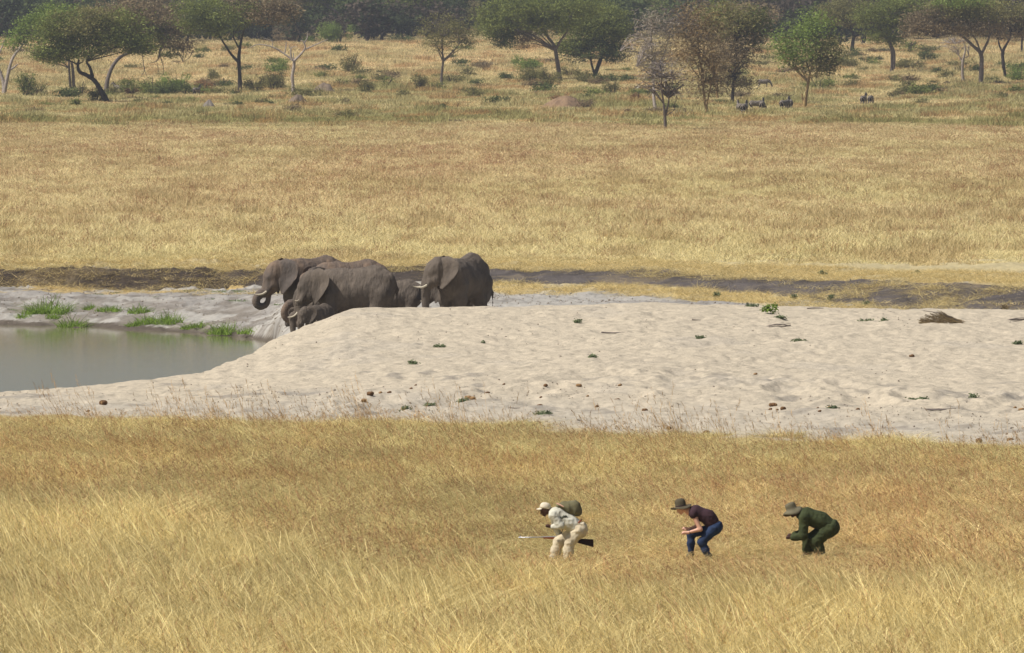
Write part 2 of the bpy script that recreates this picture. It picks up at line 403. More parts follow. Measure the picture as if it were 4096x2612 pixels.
zone = np.where(DD[ii] > 2050, 3, np.where(qt > 0, 0, np.where(qc > 0, 2, np.where(qd > -2, 1, 0))))
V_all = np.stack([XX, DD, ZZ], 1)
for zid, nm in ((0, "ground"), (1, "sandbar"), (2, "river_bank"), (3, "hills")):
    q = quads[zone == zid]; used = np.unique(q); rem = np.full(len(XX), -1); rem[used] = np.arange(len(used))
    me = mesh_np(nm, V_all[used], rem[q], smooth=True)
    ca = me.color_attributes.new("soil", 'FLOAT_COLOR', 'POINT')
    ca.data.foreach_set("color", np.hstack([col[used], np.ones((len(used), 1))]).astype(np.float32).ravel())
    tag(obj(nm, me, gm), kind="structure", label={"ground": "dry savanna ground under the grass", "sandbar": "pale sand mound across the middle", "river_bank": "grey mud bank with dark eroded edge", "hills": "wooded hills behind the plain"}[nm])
del col

# water of the pond
wm, n, l, b = nt("pond_water")
b.inputs["Base Color"].default_value = (.20, .18, .105, 1); b.inputs["Roughness"].default_value = .06; b.inputs["IOR"].default_value = 1.33
tc = n.new("ShaderNodeTexCoord"); mp = n.new("ShaderNodeMapping"); mp.inputs["Scale"].default_value = (.55, 1.0, 1); l.new(tc.outputs["Object"], mp.inputs[0])
nz = n.new("ShaderNodeTexNoise"); nz.inputs["Scale"].default_value = 2.4; nz.inputs["Detail"].default_value = 5; l.new(mp.outputs[0], nz.inputs[0])
bp = n.new("ShaderNodeBump"); bp.inputs["Strength"].default_value = .6; bp.inputs["Distance"].default_value = .008; l.new(nz.outputs[0], bp.inputs["Height"]); l.new(bp.outputs[0], b.inputs["Normal"])
wv = np.array([[-150, 300, -2.0], [-5.0, 300, -2.0], [-5.0, 428, -2.0], [-190, 428, -2.0]])
tag(obj("water", mesh_np("water", wv, np.array([[0, 1, 2, 3]])), wm), kind="structure", label="still brown pond water")

# ------------------------------------------------------------------ elephants
m_skin = mat("elephant_skin", (.168, .134, .105), .8, (.10, .081, .065), 1.5, bump=.9, bscale=8, spec=.25, stretch=(1.6, 1, .5), dist=.07)
m_skin_red = mat("elephant_skin_dusted", (.22, .155, .11), .85, (.12, .10, .088), .9, bump=.9, bscale=8, spec=.2, stretch=(1.6, 1, .5), dist=.07)
m_tusk = mat("ivory", (.58, .53, .42), .5, (.48, .41, .30), 8)
m_eye = mat("dark_eye", (.015, .012, .01), .25, spec=.5)

def elephant(px, dist, gz, yaw, sc, label, trunk=None, pitch=0.0, hyaw=0.0, tusks=True, skin=None, earopen=.45, h=.034, tuskscale=1.0, hs=1.0, hdz=0.0, rump=0.0):
    """built facing local +x, 2.6 m tall at the rump when sc is 1; yaw: degrees turned from the picture's left towards the camera"""
    X = (px - 512) / F * dist
    root = empty("elephant", (X, dist, gz), R(180 + yaw), sc)
    tag(root, label, "elephant", "elephants gathered at the pond")
    piv = np.array([1.2, 0, 1.95]); cp, sp_ = math.cos(R(pitch)), math.sin(R(pitch)); cy, sy = math.cos(R(hyaw)), math.sin(R(hyaw))
    def T(p):
        q = (np.array(p[:3], float) - piv) * hs
        x, z = q[0] * cp + q[2] * sp_, -q[0] * sp_ + q[2] * cp
        x, y = x * cy - q[1] * sy, x * sy + q[1] * cy
        out = piv + np.array([x, y, z + hdz])
        return tuple(out) + tuple(p[3:])
    if trunk is None: trunk = [(2.03, 0, 1.1, .145), (2.03, 0, .75, .12), (2.02, 0, .4, .1), (2.0, 0, .1, .085)]
    def Y(p):
        x, y = p[0] - 1.2, p[1]
        return (1.2 + x * cy - y * sy, x * sy + y * cy) + tuple(p[2:])
    tr = [T((1.98, 0, 1.52, .2)), T((2.06, 0, 1.28, .175))] + [Y(t) for t in trunk]
    xs = [t[0] for t in tr]; zs = [t[2] for t in tr]
    g = SD((-1.75, -1.0, min(-.05, min(zs) - .2)), (max(2.6, max(xs) + .35), 1.0, 2.85), h)
    # trunk of the body
    g.ell((.72, 0, 1.70), (.80, .50, .74), .3)
    g.ell((.0, 0, 1.68), (1.10, .64, .68), .3)
    g.ell((-.78, 0, 1.80 + rump * .5), (.66, .54, .74 + rump * .5), .3)
    g.cone((-.7, 0, 2.28 + rump), (.55, 0, 2.16), .30, .26, .3)
    g.cone((.5, 0, 2.1), (1.05, 0, 2.12), .32, .30, .25)
    for s in (-1, 1):
        g.cone((-1.15, s * .2, 2.1), (-1.0, s * .3, 1.5), .22, .26, .3)
        # legs
        dx = .06 * s
        g.path([(.85 + dx, s * .30, 1.55, .33), (.86 + dx, s * .34, 1.05, .235), (.86 + dx * 2, s * .34, .62, .175), (.86 + dx * 2, s * .34, .16, .165)], .12)
        g.cone((.88 + dx * 2, s * .34, .13), (.91 + dx * 2, s * .34, .09), .19, .2, .05)
        g.path([(-.85 - dx, s * .30, 1.60, .42), (-.66 - dx, s * .33, 1.02, .27), (-.84 - 2 * dx, s * .33, .62, .17), (-.82 - 2 * dx, s * .33, .15, .16)], .14)
        g.cone((-.80 - 2 * dx, s * .33, .12), (-.77 - 2 * dx, s * .33, .09), .18, .19, .05)
    # neck, head
    g.cone((.95, 0, 1.95), T((1.5, 0, 1.95)), .46, .36, .22)
    g.ell(T((1.58, 0, 2.03)), (.44, .35, .42), .15)
    g.ell(T((1.80, 0, 1.95)), (.27, .29, .34), .15)
    for s in (-1, 1):
        g.ell(T((1.62, s * .14, 2.22)), (.25, .17, .22), .14)
        g.ell(T((1.66, s * .17, 1.60)), (.24, .15, .26), .1)
        g.cone(T((1.84, s * .15, 1.62)), T((2.0, s * .19, 1.34)), .13, .10, .07)
        g.cone(T((1.96, s * .20, 1.84)), T((1.80, s * .24, 1.74)), .07, .05, .08)
    g.cone(T((1.90, 0, 1.82)), T((1.98, 0, 1.45)), .265, .20, .12)
    g.cone(T((1.66, 0, 1.45)), T((1.88, 0, 1.20)), .15, .07, .1)
    sm = smooth_path(tr, 4)
    g.path([tuple(q) for q in sm], .035, 1.05)
    # tail
    g.path([(-1.36, 0, 2.05, .09), (-1.50, 0, 1.75, .045), (-1.52, .02, 1.25, .03), (-1.50, .03, .85, .028)], .06)
    g.ell((-1.50, .03, .75), (.045, .03, .14), .03)
    me = g.mesh("body")
    # skin folds: ring creases on the trunk, slight noise relief on the rest
    co = np.empty(len(me.vertices) * 3, dtype=np.float32); me.vertices.foreach_get("co", co); co = co.reshape(-1, 3).astype(float)
    no = np.empty(len(me.vertices) * 3, dtype=np.float32); me.vertices.foreach_get("normal", no); no = no.reshape(-1, 3)
    wr = (vn3(co * np.array([5, 9, 2.2]) + 30) - .5) * .045 + (vn3(co * np.array([11, 15, 6]) + 10) - .5) * .02
    seg = sm[:, :3]; dd = np.linalg.norm(co[:, None, :] - seg[None, :, :], axis=2) if len(co) < 60000 else None
    if dd is not None:
        near = dd.argmin(1); L = np.concatenate([[0], np.cumsum(np.linalg.norm(np.diff(seg, axis=0), axis=1))])
        sel = (dd.min(1) < sm[near, 3] * 1.15) & (near > 5)
        wr = np.where(sel, .006 * np.sin(co[:, 2] * 75), wr)
    co = co + no * wr[:, None]; me.vertices.foreach_set("co", co.astype(np.float32).ravel()); me.update()
    obj("body", me, skin or m_skin, root)
    # ears: broad flaps hinged behind the cheek
    vs = np.linspace(0, 1, 15); us = np.linspace(0, 1, 9)
    fz = np.interp(vs, [0, .2, .5, .8, 1], [.44, .14, -.24, -.58, -.80]); fx = np.interp(vs, [0, .15, .4, .7, 1], [-.02, .10, .06, .02, -.06])
    bz = np.interp(vs, [0, .12, .3, .55, .8, 1], [.54, .46, .18, -.17, -.55, -.82]); bx = np.interp(vs, [0, .12, .3, .55, .8, 1], [-.22, -.50, -.66, -.58, -.32, -.14])
    rr = np.random.RandomState(int(px))
    bx = bx + rr.uniform(-.015, .015, 15)
    for s in (-1, 1):
        P = []
        for i, v in enumerate(vs):
            for u in us:
                a = fx[i] + (bx[i] - fx[i]) * u; zz = fz[i] + (bz[i] - fz[i]) * u
                out = .30 + .03 * math.sin(v * 3.1) + (-a) * earopen * (1 + .25 * v) + .04 * math.sin(u * 5 + v * 4) + .03 * math.sin(v * 11) * u
                if zz > .35: out -= (zz - .35) * .5
                P.append(T((1.60 + a, s * out, 2.02 + zz)))
        P = np.array(P); q = []
        for i in range(14):
            for j in range(8):
                k = i * 9 + j; f = [k, k + 1, k + 10, k + 9]
                q.append(f if s < 0 else f[::-1])
        e = obj("ear", mesh_np("ear", P, np.array(q), True), skin or m_skin, root)
        md = e.modifiers.new("thick", 'SOLIDIFY'); md.thickness = .035; md.offset = 0
        md = e.modifiers.new("sub", 'SUBSURF'); md.levels = 1; md.render_levels = 1
        if tusks:
            t = tuskscale
            pts = [(1.96, s * .19, 1.42, .055 * t), (2.10, s * .22, 1.42 - .16 * t, .052 * t), (2.10 + .17 * t, s * .23, 1.42 - .25 * t, .045 * t), (2.10 + .36 * t, s * .20, 1.42 - .27 * t, .032 * t), (2.10 + .52 * t, s * .17, 1.42 - .24 * t, .012)]
            v_, q_ = tubes([smooth_path([T(p) for p in pts], 4)], 8)
            obj("tusk", mesh_np("tusk", v_, q_, True), m_tusk, root)
        ey = T((1.955, s * .235, 1.80)); v_, q_ = tubes([[(ey[0] + .02, ey[1], ey[2], .005), (ey[0], ey[1] + s * .01, ey[2], .036), (ey[0] - .03, ey[1], ey[2], .005)]], 8)
        obj("eye", mesh_np("eye", v_, q_, True), m_eye, root)
    return root

elephant(312, 372, -.42, 42, 1.03, "adult elephant farthest left, back dusty red, trunk curled up to its mouth", skin=m_skin_red, earopen=.75, hyaw=-28,
         trunk=[(2.25, 0, 1.22, .16), (2.40, 0, 1.04, .145), (2.42, 0, .86, .13), (2.28, 0, .74, .12), (2.08, 0, .78, .105), (1.97, 0, .94, .09), (1.93, 0, 1.16, .075)], tuskscale=.85)
elephant(350, 368.5, -.45, 20, 1.02, "adult elephant behind the big front one, only its reddish back and curled trunk showing", skin=m_skin_red, pitch=42, tuskscale=.7,
         trunk=[(2.25, 0, 1.0, .15), (2.52, 0, .86, .135), (2.62, 0, .62, .125), (2.52, 0, .40, .115), (2.32, 0, .32, .1), (2.16, 0, .40, .09)])
elephant(337, 365.4, -.62, 0, .80, "half grown elephant behind the front one, trunk hanging straight down between short tusks", pitch=14, tuskscale=.9,
         trunk=[(2.12, 0, .92, .17), (2.11, 0, .6, .15), (2.10, 0, .3, .13), (2.04, 0, -.06, .11)])
elephant(330, 370.5, -.55, 6, .60, "young elephant behind the group showing only the loop of its small trunk", tusks=False,
         trunk=[(2.30, 0, 1.35, .14), (2.52, 0, 1.32, .13), (2.66, 0, 1.16, .12), (2.62, 0, .98, .11)])
elephant(356, 360, -.49, 0, 1.02, "large front elephant side on with a broken tusk and its trunk straight down", earopen=.72, h=.028, tuskscale=.28, rump=.02)
elephant(319, 358.2, -.60, 60, .54, "baby elephant tucked under the chin of the large front elephant", tusks=False, earopen=.45, hyaw=-30)
elephant(395, 366, -.36, 4, .72, "young elephant between the front elephant and the right one, only its round rump showing", tusks=False)
elephant(464, 364.8, -.22, 0, .72, "young elephant peering out below the chin of the right hand adult", tusks=True, tuskscale=.4, earopen=.55)
elephant(463, 360, -.12, 64, 1.02, "adult elephant farthest right with two white tusks and a big ear", earopen=.8, h=.028, rump=.10, tuskscale=.85, hyaw=-52, pitch=-6, hs=.92, hdz=.14,
         trunk=[(2.05, 0, 1.3, .17), (2.06, 0, .95, .14), (2.04, 0, .6, .12), (2.03, 0, .3, .1), (2.0, 0, .1, .085)])

# ------------------------------------------------------------------ people
m_dskin = mat("dark_skin", (.085, .036, .024), .55, (.065, .028, .019), 9, spec=.35)
m_lskin = mat("light_skin", (.74, .43, .31), .55, (.66, .37, .26), 9, spec=.35)
m_khaki = mat("cream_cotton", (.66, .58, .42), .9, (.54, .45, .31), 6, bump=.5, bscale=14)
m_shirt = mat("pale_shirt_cotton", (.66, .64, .54), .9, (.55, .53, .43), 5, bump=.5, bscale=14)
m_capc = mat("cap_cloth", (.72, .64, .50), .9, (.62, .54, .41), 12)
m_pack = mat("olive_canvas", (.17, .155, .085), .9, (.11, .10, .055), 7, bump=.5, bscale=16)
m_strap = mat("grey_webbing", (.10, .105, .08), .9)
m_belt = mat("brown_leather", (.30, .09, .03), .6)
m_wood = mat("dark_walnut", (.022, .012, .009), .5, (.035, .015, .01), 20)
m_red = mat("red_walnut", (.22, .06, .02), .5)
m_steel = mat("gun_steel", (.42, .42, .44), .35, spec=.6)
m_steel.node_tree.nodes["Principled BSDF"].inputs["Metallic"].default_value = .6
m_tee = mat("plum_jersey", (.060, .030, .038), .9, (.042, .022, .028), 6, bump=.4, bscale=14)
m_jean = mat("blue_denim", (.028, .05, .115), .85, (.016, .028, .065), 7, bump=.3, bscale=20)
m_felt = mat("brown_felt", (.105, .088, .055), .9, (.08, .066, .042), 12)
m_green = mat("green_drill", (.055, .066, .026), .9, (.036, .045, .018), 6, bump=.5, bscale=12)
m_bhat = mat("grey_green_cloth", (.17, .15, .095), .9, (.125, .11, .07), 9)
m_boot = mat("canvas_boot", (.15, .15, .09), .85, (.09, .085, .055), 15)
m_hair = mat("black_hair", (.012, .01, .009), .8)

def hand(g, w, f, r=1.0, side=-1, curl=1.0):
    """w wrist, f knuckle direction (unit, x/z plane): palm, four curled fingers of unequal length, thumb off the side"""
    w = np.array(w, float); f = np.array(f, float); f /= np.linalg.norm(f)
    dn = np.array([-f[2], 0, f[0]]); dn = -dn if dn[2] > 0 else dn          # palm side
    sd = np.array([0, 1, 0.0])
    k = w + f * .085 * r
    g.cone(w, k, .026 * r, .034 * r, .02)
    for i, L in enumerate((.030, .036, .033, .026)):
        o = sd * (i - 1.5) * .019 * r
        a = k + o; b_ = a + f * L * r; c = b_ + (dn * .8 + f * .3 * (1 - curl)) * .027 * r; e = c + (-f * .75 * curl + dn * .3) * .02 * r
        g.cone(a, b_, .0105, .0095, .005); g.cone(b_, c, .0095, .009, .004); g.cone(c, e, .009, .008, .004)
    t0 = w + f * .03 * r + sd * side * .025; t1 = t0 + f * .035 * r + sd * side * .012 + dn * .02; t2 = t1 + f * .02 - sd * side * .012 + dn * .02
    g.cone(t0, t1, .013, .011, .01); g.cone(t1, t2, .011, .009, .005)
def face(g, c, fw, up, r=1.0):
    """head with brow, nose, lips, chin and ears; c centre, fw facing, up"""
    c = np.array(c, float); fw = np.array(fw, float); fw /= np.linalg.norm(fw); up = np.array(up, float); up -= fw * (up @ fw); up /= np.linalg.norm(up); s = np.cross(up, fw)
    P = lambda a, b, d=0: c + (fw * a + up * b + s * d) * r
    g.cone(P(-.015, .035), P(.01, .02), .088 * r, .083 * r, .03)
    g.cone(P(.03, -.02), P(.045, -.085), .062 * r, .038 * r, .03)
    g.cone(P(.083, .012, -.03), P(.083, .012, .03), .014, .014, .015)       # brow
    g.cone(P(.092, -.005), P(.112, -.04), .010, .015, .01)                   # nose
    g.cone(P(.093, -.066, -.015), P(.093, -.066, .015), .010, .010, .006)    # lips
    g.cone(P(.086, -.081, -.012), P(.086, -.081, .012), .009, .009, .006)
    g.cone(P(.066, -.103), P(.06, -.1), .018, .018, .02)
    for q in (-1, 1): g.cone(P(-.008, .01, q * .082), P(-.004, -.03, q * .08), .013, .009, .008)
    return P
def lathe(prof_, c, axis, fw, wob=0.0, n=28, flat=1.0, droop=0.0):
    """prof_: (radius, height) list round axis"""
    c = np.array(c, float); ax = np.array(axis, float); ax /= np.linalg.norm(ax); fw = np.array(fw, float); fw -= ax * (fw @ ax); fw /= np.linalg.norm(fw); s = np.cross(ax, fw)
    V = []; n_ = len(prof_)
    for (r, hh) in prof_:
        for k in range(n):
            th = 2 * math.pi * k / n
            w = hh + (wob * math.sin(2 * th + .8) + droop * -math.cos(th)) * max(0, (r - .09) / .07)
            V.append(c + ax * w + fw * math.cos(th) * r * 1.1 + s * math.sin(th) * r * flat)
    Q = [[i * n + k, i * n + (k + 1) % n, (i + 1) * n + (k + 1) % n, (i + 1) * n + k] for i in range(n_ - 1) for k in range(n)]
    return np.array(V), np.array(Q)
def boxm(c, hs_, rot=0):
    V = np.array([[x, y, z] for x in (-1, 1) for y in (-1, 1) for z in (-1, 1)], float) * np.array(hs_)
    cr, sr = math.cos(rot), math.sin(rot); V = np.stack([V[:, 0] * cr - V[:, 2] * sr, V[:, 1], V[:, 0] * sr + V[:, 2] * cr], 1) + np.array(c)
    return V, np.array([[0, 1, 3, 2], [4, 6, 7, 5], [0, 4, 5, 1], [2, 3, 7, 6], [0, 2, 6, 4], [1, 5, 7, 3]])
def prism(poly, y0, y1, bev=0):
    n = len(poly); V = [(x, y0, z) for x, z in poly] + [(x, y1, z) for x, z in poly]
    me = bpy.data.meshes.new("p"); f = [list(range(n)), list(range(2 * n - 1, n - 1, -1))] + [[i, i + n, (i + 1) % n + n, (i + 1) % n] for i in range(n)]
    me.from_pydata(V, [], f); me.update(); return me
def crumple(me, amp, sc):
    co = np.empty(len(me.vertices) * 3, dtype=np.float32); me.vertices.foreach_get("co", co); co = co.reshape(-1, 3).astype(float)
    no = np.empty(len(me.vertices) * 3, dtype=np.float32); me.vertices.foreach_get("normal", no); no = no.reshape(-1, 3)
    w = np.abs(vn3(co * sc + 20) - .5) * -2 + .5 + (vn3(co * sc * 2.3 + 7) - .5) * .5
    co += no * (w * amp)[:, None]; me.vertices.foreach_set("co", co.astype(np.float32).ravel()); me.update(); return me

def figure(gx, gy, spec, label):
    """spec holds joints traced in metres: x to the picture's right, y away from the camera, z up"""
    d = (CH) * F / (gy - HY); X = (gx - 512) / F * d; z = hz(X, d)
    root = empty("person", (X, d, z)); tag(root, label, "person", "people stalking through the grass")
    J = spec; lo, hi, h = (-.75, -.45, -.05), (.75, .55, 1.42), .011
    g = SD(lo, hi, h)
    P = face(g, J['head'], J['fw'], J['up'])
    g.cone(J['head'], J['neck'], .055, .06, .03); g.cone(J['neck'], J['chest'], .06, .12, .06)
    g.path([tuple(J['chest']) + (.135,), tuple(J['waist']) + (.12,), tuple(J['hip']) + (.145,)], .1, .85)
    for a in ('n', 'f'):
        s, e, w, hd = J[a + 'arm']; g.cone(J['chest'], s, .09, .062, .06)
        g.path([tuple(s) + (.056,), tuple(e) + (.044,), tuple(w) + (.030,)], .03)
        hand(g, w, hd, r=1.12, side=-1 if a == 'f' else 1)
        hp, kn, an, to = J[a + 'leg']; g.path([tuple(hp) + (.095,), tuple(kn) + (.06,), tuple(an) + (.04,)], .05)
        m_ = (np.array(kn) * .65 + np.array(an) * .35); g.cone(m_ + np.array([.02, 0, 0]), m_ + np.array([.015, 0, -.06]), .055, .045, .04)
        g.cone(an, to, .042, .034, .03)
    obj("body", g.mesh("body"), J['skin'], root)
    # upper garment
    t = SD(lo, hi, h); k = J.get('bulk', .02)
    t.path([tuple(J['chest']) + (.14 + k,), tuple(J['waist']) + (.125 + k,)] + ([tuple(J['hip']) + (.15 + k * .6,)] if J.get('long') else [tuple(np.array(J['waist']) * .45 + np.array(J['hip']) * .55) + (.138 + k,)]), .1, .85)
    t.cone(J['neck'], J['chest'], .06 + k * .4, .12 + k * .7, .06)
    for a in ('n', 'f'):
        s, e, w, hd = J[a + 'arm']; s, e, w = map(np.array, (s, e, w)); t.cone(J['chest'], s, .1 + k * .5, .066 + k, .06)
        if J['sleeve'] > .6: t.path([tuple(s) + (.06 + k,), tuple(e) + (.05 + k,), tuple(e * .12 + w * .88) + (.036 + k,)], .035)
        else: t.cone(s, s * (1 - J['sleeve']) + e * J['sleeve'], .066, .062, .03)
    t.cone(J['head'], J['head'], .098, .098, .001) if False else None
    obj("shirt" if not J.get('long') else "jacket", crumple(t.mesh("top"), J.get('crump', .01) * 1.0, 11), J['top'], root)
    # trousers
    t = SD(lo, hi, h); k = J.get('legbulk', .012); hp_ = np.array(J['hip'])
    t.path([tuple(hp_ * .72 + np.array(J['waist']) * .28) + (.128 + k * .5,), tuple(hp_) + (.155 + k,)], .08, .88)
    for a in ('n', 'f'):
        hp, kn, an, to = map(np.array, J[a + 'leg'])
        t.path([tuple(hp) + (.105 + k,), tuple(kn) + (.068 + k,), tuple(kn * .5 + an * .5) + (.062 + k,), tuple(kn * .1 + an * .9) + (.05 + k,)], .06)
    obj("trousers", crumple(t.mesh("trousers"), J.get('lcrump', .006) * 1.4, 12), J['bottom'], root)
    for a in ('n', 'f'):
        hp, kn, an, to = map(np.array, J[a + 'leg'])
        b_ = SD(np.minimum(an, to) - .12, np.maximum(an, to) + .12, .012)
        b_.cone(an + np.array([0, 0, .05]), an, .058, .055, .03); b_.cone(an - np.array([0, 0, .01]), to, .055, .042, .04); b_.cone(an - np.array([-.03, 0, .03]), to - np.array([0, 0, .012]), .038, .038, .02)
        obj("boot", b_.mesh("boot"), J['boot'], root)
    for q in (-1, 1):
        e = P(.076, -.004, q * .03); v_, q_ = tubes([[(e[0] + .006, e[1], e[2], .002), (e[0], e[1], e[2], .011), (e[0] - .006, e[1], e[2], .002)]], 8)
        obj("eye", mesh_np("eye", v_, q_, True), m_eye, root)
    return root, P

def Pm(k, x0, y0):
    return lambda x, y, dp=0.0: ((x - x0) / k, dp, (y0 - y) / k)
# the man in cream
p = Pm(894, 1000, 1385)
man = dict(head=p(700, 362), fw=(-.90, 0, -.44), up=(-.30, 0, .95), neck=p(800, 385), chest=p(920, 455), waist=p(1160, 600), hip=p(1320, 720),
    narm=(p(850, 460, -.17), p(985, 650, -.20), p(835, 675, -.16), (-.95, 0, .3)),
    farm=(p(870, 470, .17), p(900, 680, .20), p(960, 830, .18), (.1, 0, -1)),
    nleg=(p(1320, 750, -.09), p(1160, 960, -.11), p(1110, 1265, -.11), p(990, 1320, -.11)),
    fleg=(p(1300, 750, .09), p(960, 955, .08), p(850, 1265, .09), p(750, 1325, .09)),
    skin=m_dskin, top=m_shirt, bottom=m_khaki, boot=m_boot, sleeve=1, bulk=.022, legbulk=.034, lcrump=.014, crump=.012)
r, P = figure(561.2, 565, man, "person in cream trousers, pale shirt and cap, crouching with a backpack behind a rifle")
hc = np.array(man['head']) + np.array([0, 0, .012])
up = np.array([-.22, 0, .97]); fw = np.array([-.97, 0, -.22])
v_, q_ = lathe([(.102, .02), (.106, .045), (.104, .075), (.09, .11), (.06, .135), (.02, .145), (.001, .146)], hc, (.16, 0, 1), (-1, 0, .1), flat=.95)
cp_ = obj("cap", mesh_np("cap", v_, q_, True), m_capc, r); cp_.modifiers.new("t", 'SOLIDIFY').thickness = .006
bv = []; 
for i in range(9):
    a = -1.0 + 2.0 * i / 8
    for j in range(4):
        rr_ = .095 + j * .028 * math.cos(a) ** .6
        bv.append((hc[0] - math.cos(a) * rr_, hc[1] + math.sin(a) * .095, hc[2] + .034 - j * .012 - .01 * abs(a)))
br = obj("cap_brim", mesh_np("cap_brim", np.array(bv), np.array([[i * 4 + j, i * 4 + j + 1, i * 4 + j + 5, i * 4 + j + 4] for i in range(8) for j in range(3)]), True), m_capc, cp_)
br.modifiers.new("t", 'SOLIDIFY').thickness = .008
ug = SD((-.3, -.2, .6), (.6, .35, 1.42), .012)                               # backpack
ug.ell(p(1150, 330, .03), (.20, .15, .13), .06, rot=-.45); ug.ell(p(1250, 300, .03), (.15, .14, .12), .06, rot=-.6); ug.ell(p(990, 300, .03), (.10, .12, .055), .06, rot=-.2); ug.ell(p(1290, 390, .02), (.11, .13, .09), .05, rot=-.5)
pk = tag(obj("backpack", crumple(ug.mesh("pack"), .016, 9), m_pack, None, r.location), "olive canvas backpack on the back of the person in cream", "backpack")
v_, q_ = tubes([smooth_path([p(1060, 465, -.165) + (.022,), p(1000, 505, -.175) + (.022,), p(930, 420, -.17) + (.02,), p(900, 360, -.12) + (.02,), p(960, 320, -.05) + (.02,)], 5)], 6)
obj("strap", mesh_np("strap", v_, q_, True), m_strap, pk)
v_, q_ = boxm(p(1040, 490, -.176), (.075, .006, .026), -.32 + .65); obj("waist_strap", mesh_np("waist_strap", v_, q_), m_strap, pk)
v_, q_ = tubes([smooth_path([p(910, 235, -.09) + (.012,), p(980, 265, -.11) + (.014,), p(1045, 300, -.13) + (.01,)], 4)], 6); obj("buckle_tab", mesh_np("buckle_tab", v_, q_, True), m_lskin, pk)
v_, q_ = lathe([(.150, -.018), (.154, 0), (.150, .018)], p(1270, 640), (.55, 0, -.62), (1, 0, .9), flat=1.08)
bl = obj("belt", mesh_np("belt", v_, q_, True), m_belt, r); bl.modifiers.new("t", 'SOLIDIFY').thickness = .008
pf = obj("pocket_flap", prism([(p(1290, 600)[0], p(1290, 600)[2]), (p(1420, 620)[0], p(1420, 620)[2]), (p(1450, 700)[0], p(1450, 700)[2]), (p(1310, 705)[0], p(1310, 705)[2])], -.176, -.16), m_khaki, r)
# rifle in the far hand
rf = empty("rifle", r.location); tag(rf, "bolt action rifle carried level beside the legs of the person in cream", "rifle")
yb = .19
v_, q_ = tubes([[p(212, 884, yb) + (.004,), p(216, 884, yb) + (.010,), p(600, 876, yb) + (.011,), p(700, 874, yb) + (.015,), p(950, 868, yb) + (.017,), p(1090, 866, yb) + (.018,)]], 10); obj("barrel", mesh_np("barrel", v_, q_, True), m_steel, rf)
obj("fore_stock", prism([p(650, 880)[::2], p(1100, 872)[::2], p(1200, 890)[::2], p(1200, 935)[::2], p(1000, 915)[::2], p(680, 905)[::2]], yb - .018, yb + .018), m_red, rf)
obj("butt_stock", prism([p(1190, 885)[::2], p(1330, 902)[::2], p(1598, 918)[::2], p(1604, 1064)[::2], p(1320, 985)[::2], p(1190, 935)[::2]], yb - .022, yb + .022), m_wood, rf)
obj("front_sight", prism([p(222, 878)[::2], p(262, 876)[::2], p(250, 848)[::2], p(232, 848)[::2]], yb - .004, yb + .004), m_steel, rf)
v_, q_ = tubes([[p(1060, 870, yb) + (.006,), p(1060, 905, yb - .05) + (.006,), p(1062, 910, yb - .06) + (.012,)]], 6); obj("bolt_handle", mesh_np("bolt_handle", v_, q_, True), m_steel, rf)
v_, q_ = tubes([smooth_path([p(950, 880, yb) + (.008,), p(1000, 810, .12) + (.009,), p(1045, 700, .1) + (.009,)], 4)], 5); obj("sling", mesh_np("sling", v_, q_, True), m_wood, rf)

# the woman
p = Pm(921.6, 800, 1355)
wo = dict(head=p(410, 338), fw=(-.86, 0, -.5), up=(-.4, 0, .9), neck=p(560, 400), chest=p(690, 420), waist=p(930, 510), hip=p(1055, 690),
    narm=(p(640, 440, -.15), p(775, 735, -.17), p(545, 800, -.13), (-1, 0, -.08)),
    farm=(p(640, 440, .15), p(740, 690, .17), p(560, 745, .12), (-1, 0, .1)),
    nleg=(p(1040, 740, -.09), p(800, 985, -.09), p(950, 1290, -.08), p(850, 1330, -.08)),
    fleg=(p(1020, 740, .09), p(600, 830, .08), p(600, 1200, .07), p(520, 1310, .07)),
    skin=m_lskin, top=m_tee, bottom=m_jean, boot=m_boot, sleeve=.16, bulk=.012, legbulk=.012, crump=.009, lcrump=.006)
r, P = figure(701.7, 563, wo, "person in blue jeans, plum short sleeved top and brown felt hat, crouching")
hc = np.array(wo['head']) + np.array([.0, 0, .01])
v_, q_ = lathe([(.205, .005), (.18, .012), (.14, .022), (.105, .03), (.104, .07), (.10, .13), (.085, .17), (.05, .19), (.001, .195)], hc, (-.20, 0, 1), (-1, 0, -.2), wob=.02, flat=.92)
o = obj("felt_hat", mesh_np("felt_hat", v_, q_, True), m_felt, r); o.modifiers.new("t", 'SOLIDIFY').thickness = .008
v_, q_ = lathe([(.1075, .03), (.1075, .052)], hc, (-.20, 0, 1), (-1, 0, -.2), flat=.93); obj("hat_band", mesh_np("hat_band", v_, q_, True), m_tee, o)
v_, q_ = lathe([(.030, -.012), (.033, 0), (.030, .012)], p(575, 793, -.135), (1, 0, .25), (0, 0, 1), n=14); obj("wristband", mesh_np("wristband", v_, q_, True), m_hair, r)
# the man in green
p = Pm(921.6, 800, 1290)
gr = dict(head=p(385, 370), fw=(-.80, 0, -.6), up=(-.5, 0, .86), neck=p(500, 425), chest=p(660, 470), waist=p(930, 560), hip=p(1110, 690),
    narm=(p(610, 500, -.17), p(590, 850, -.18), p(385, 880, -.15), (-1, 0, .05)),
    farm=(p(620, 500, .17), p(600, 820, .19), p(420, 850, .14), (-1, 0, .05)),
    nleg=(p(1080, 730, -.10), p(830, 960, -.11), p(930, 1215, -.10), p(850, 1262, -.10)),
    fleg=(p(1060, 730, .10), p(690, 950, .09), p(690, 1200, .09), p(590, 1250, .09)),
    skin=m_dskin, top=m_green, bottom=m_green, boot=m_boot, sleeve=1, long=True, bulk=.042, legbulk=.048, crump=.014, lcrump=.014)
r, P = figure(814.2, 559.7, gr, "person in dark green jacket and trousers and a grey bucket hat, crouching")
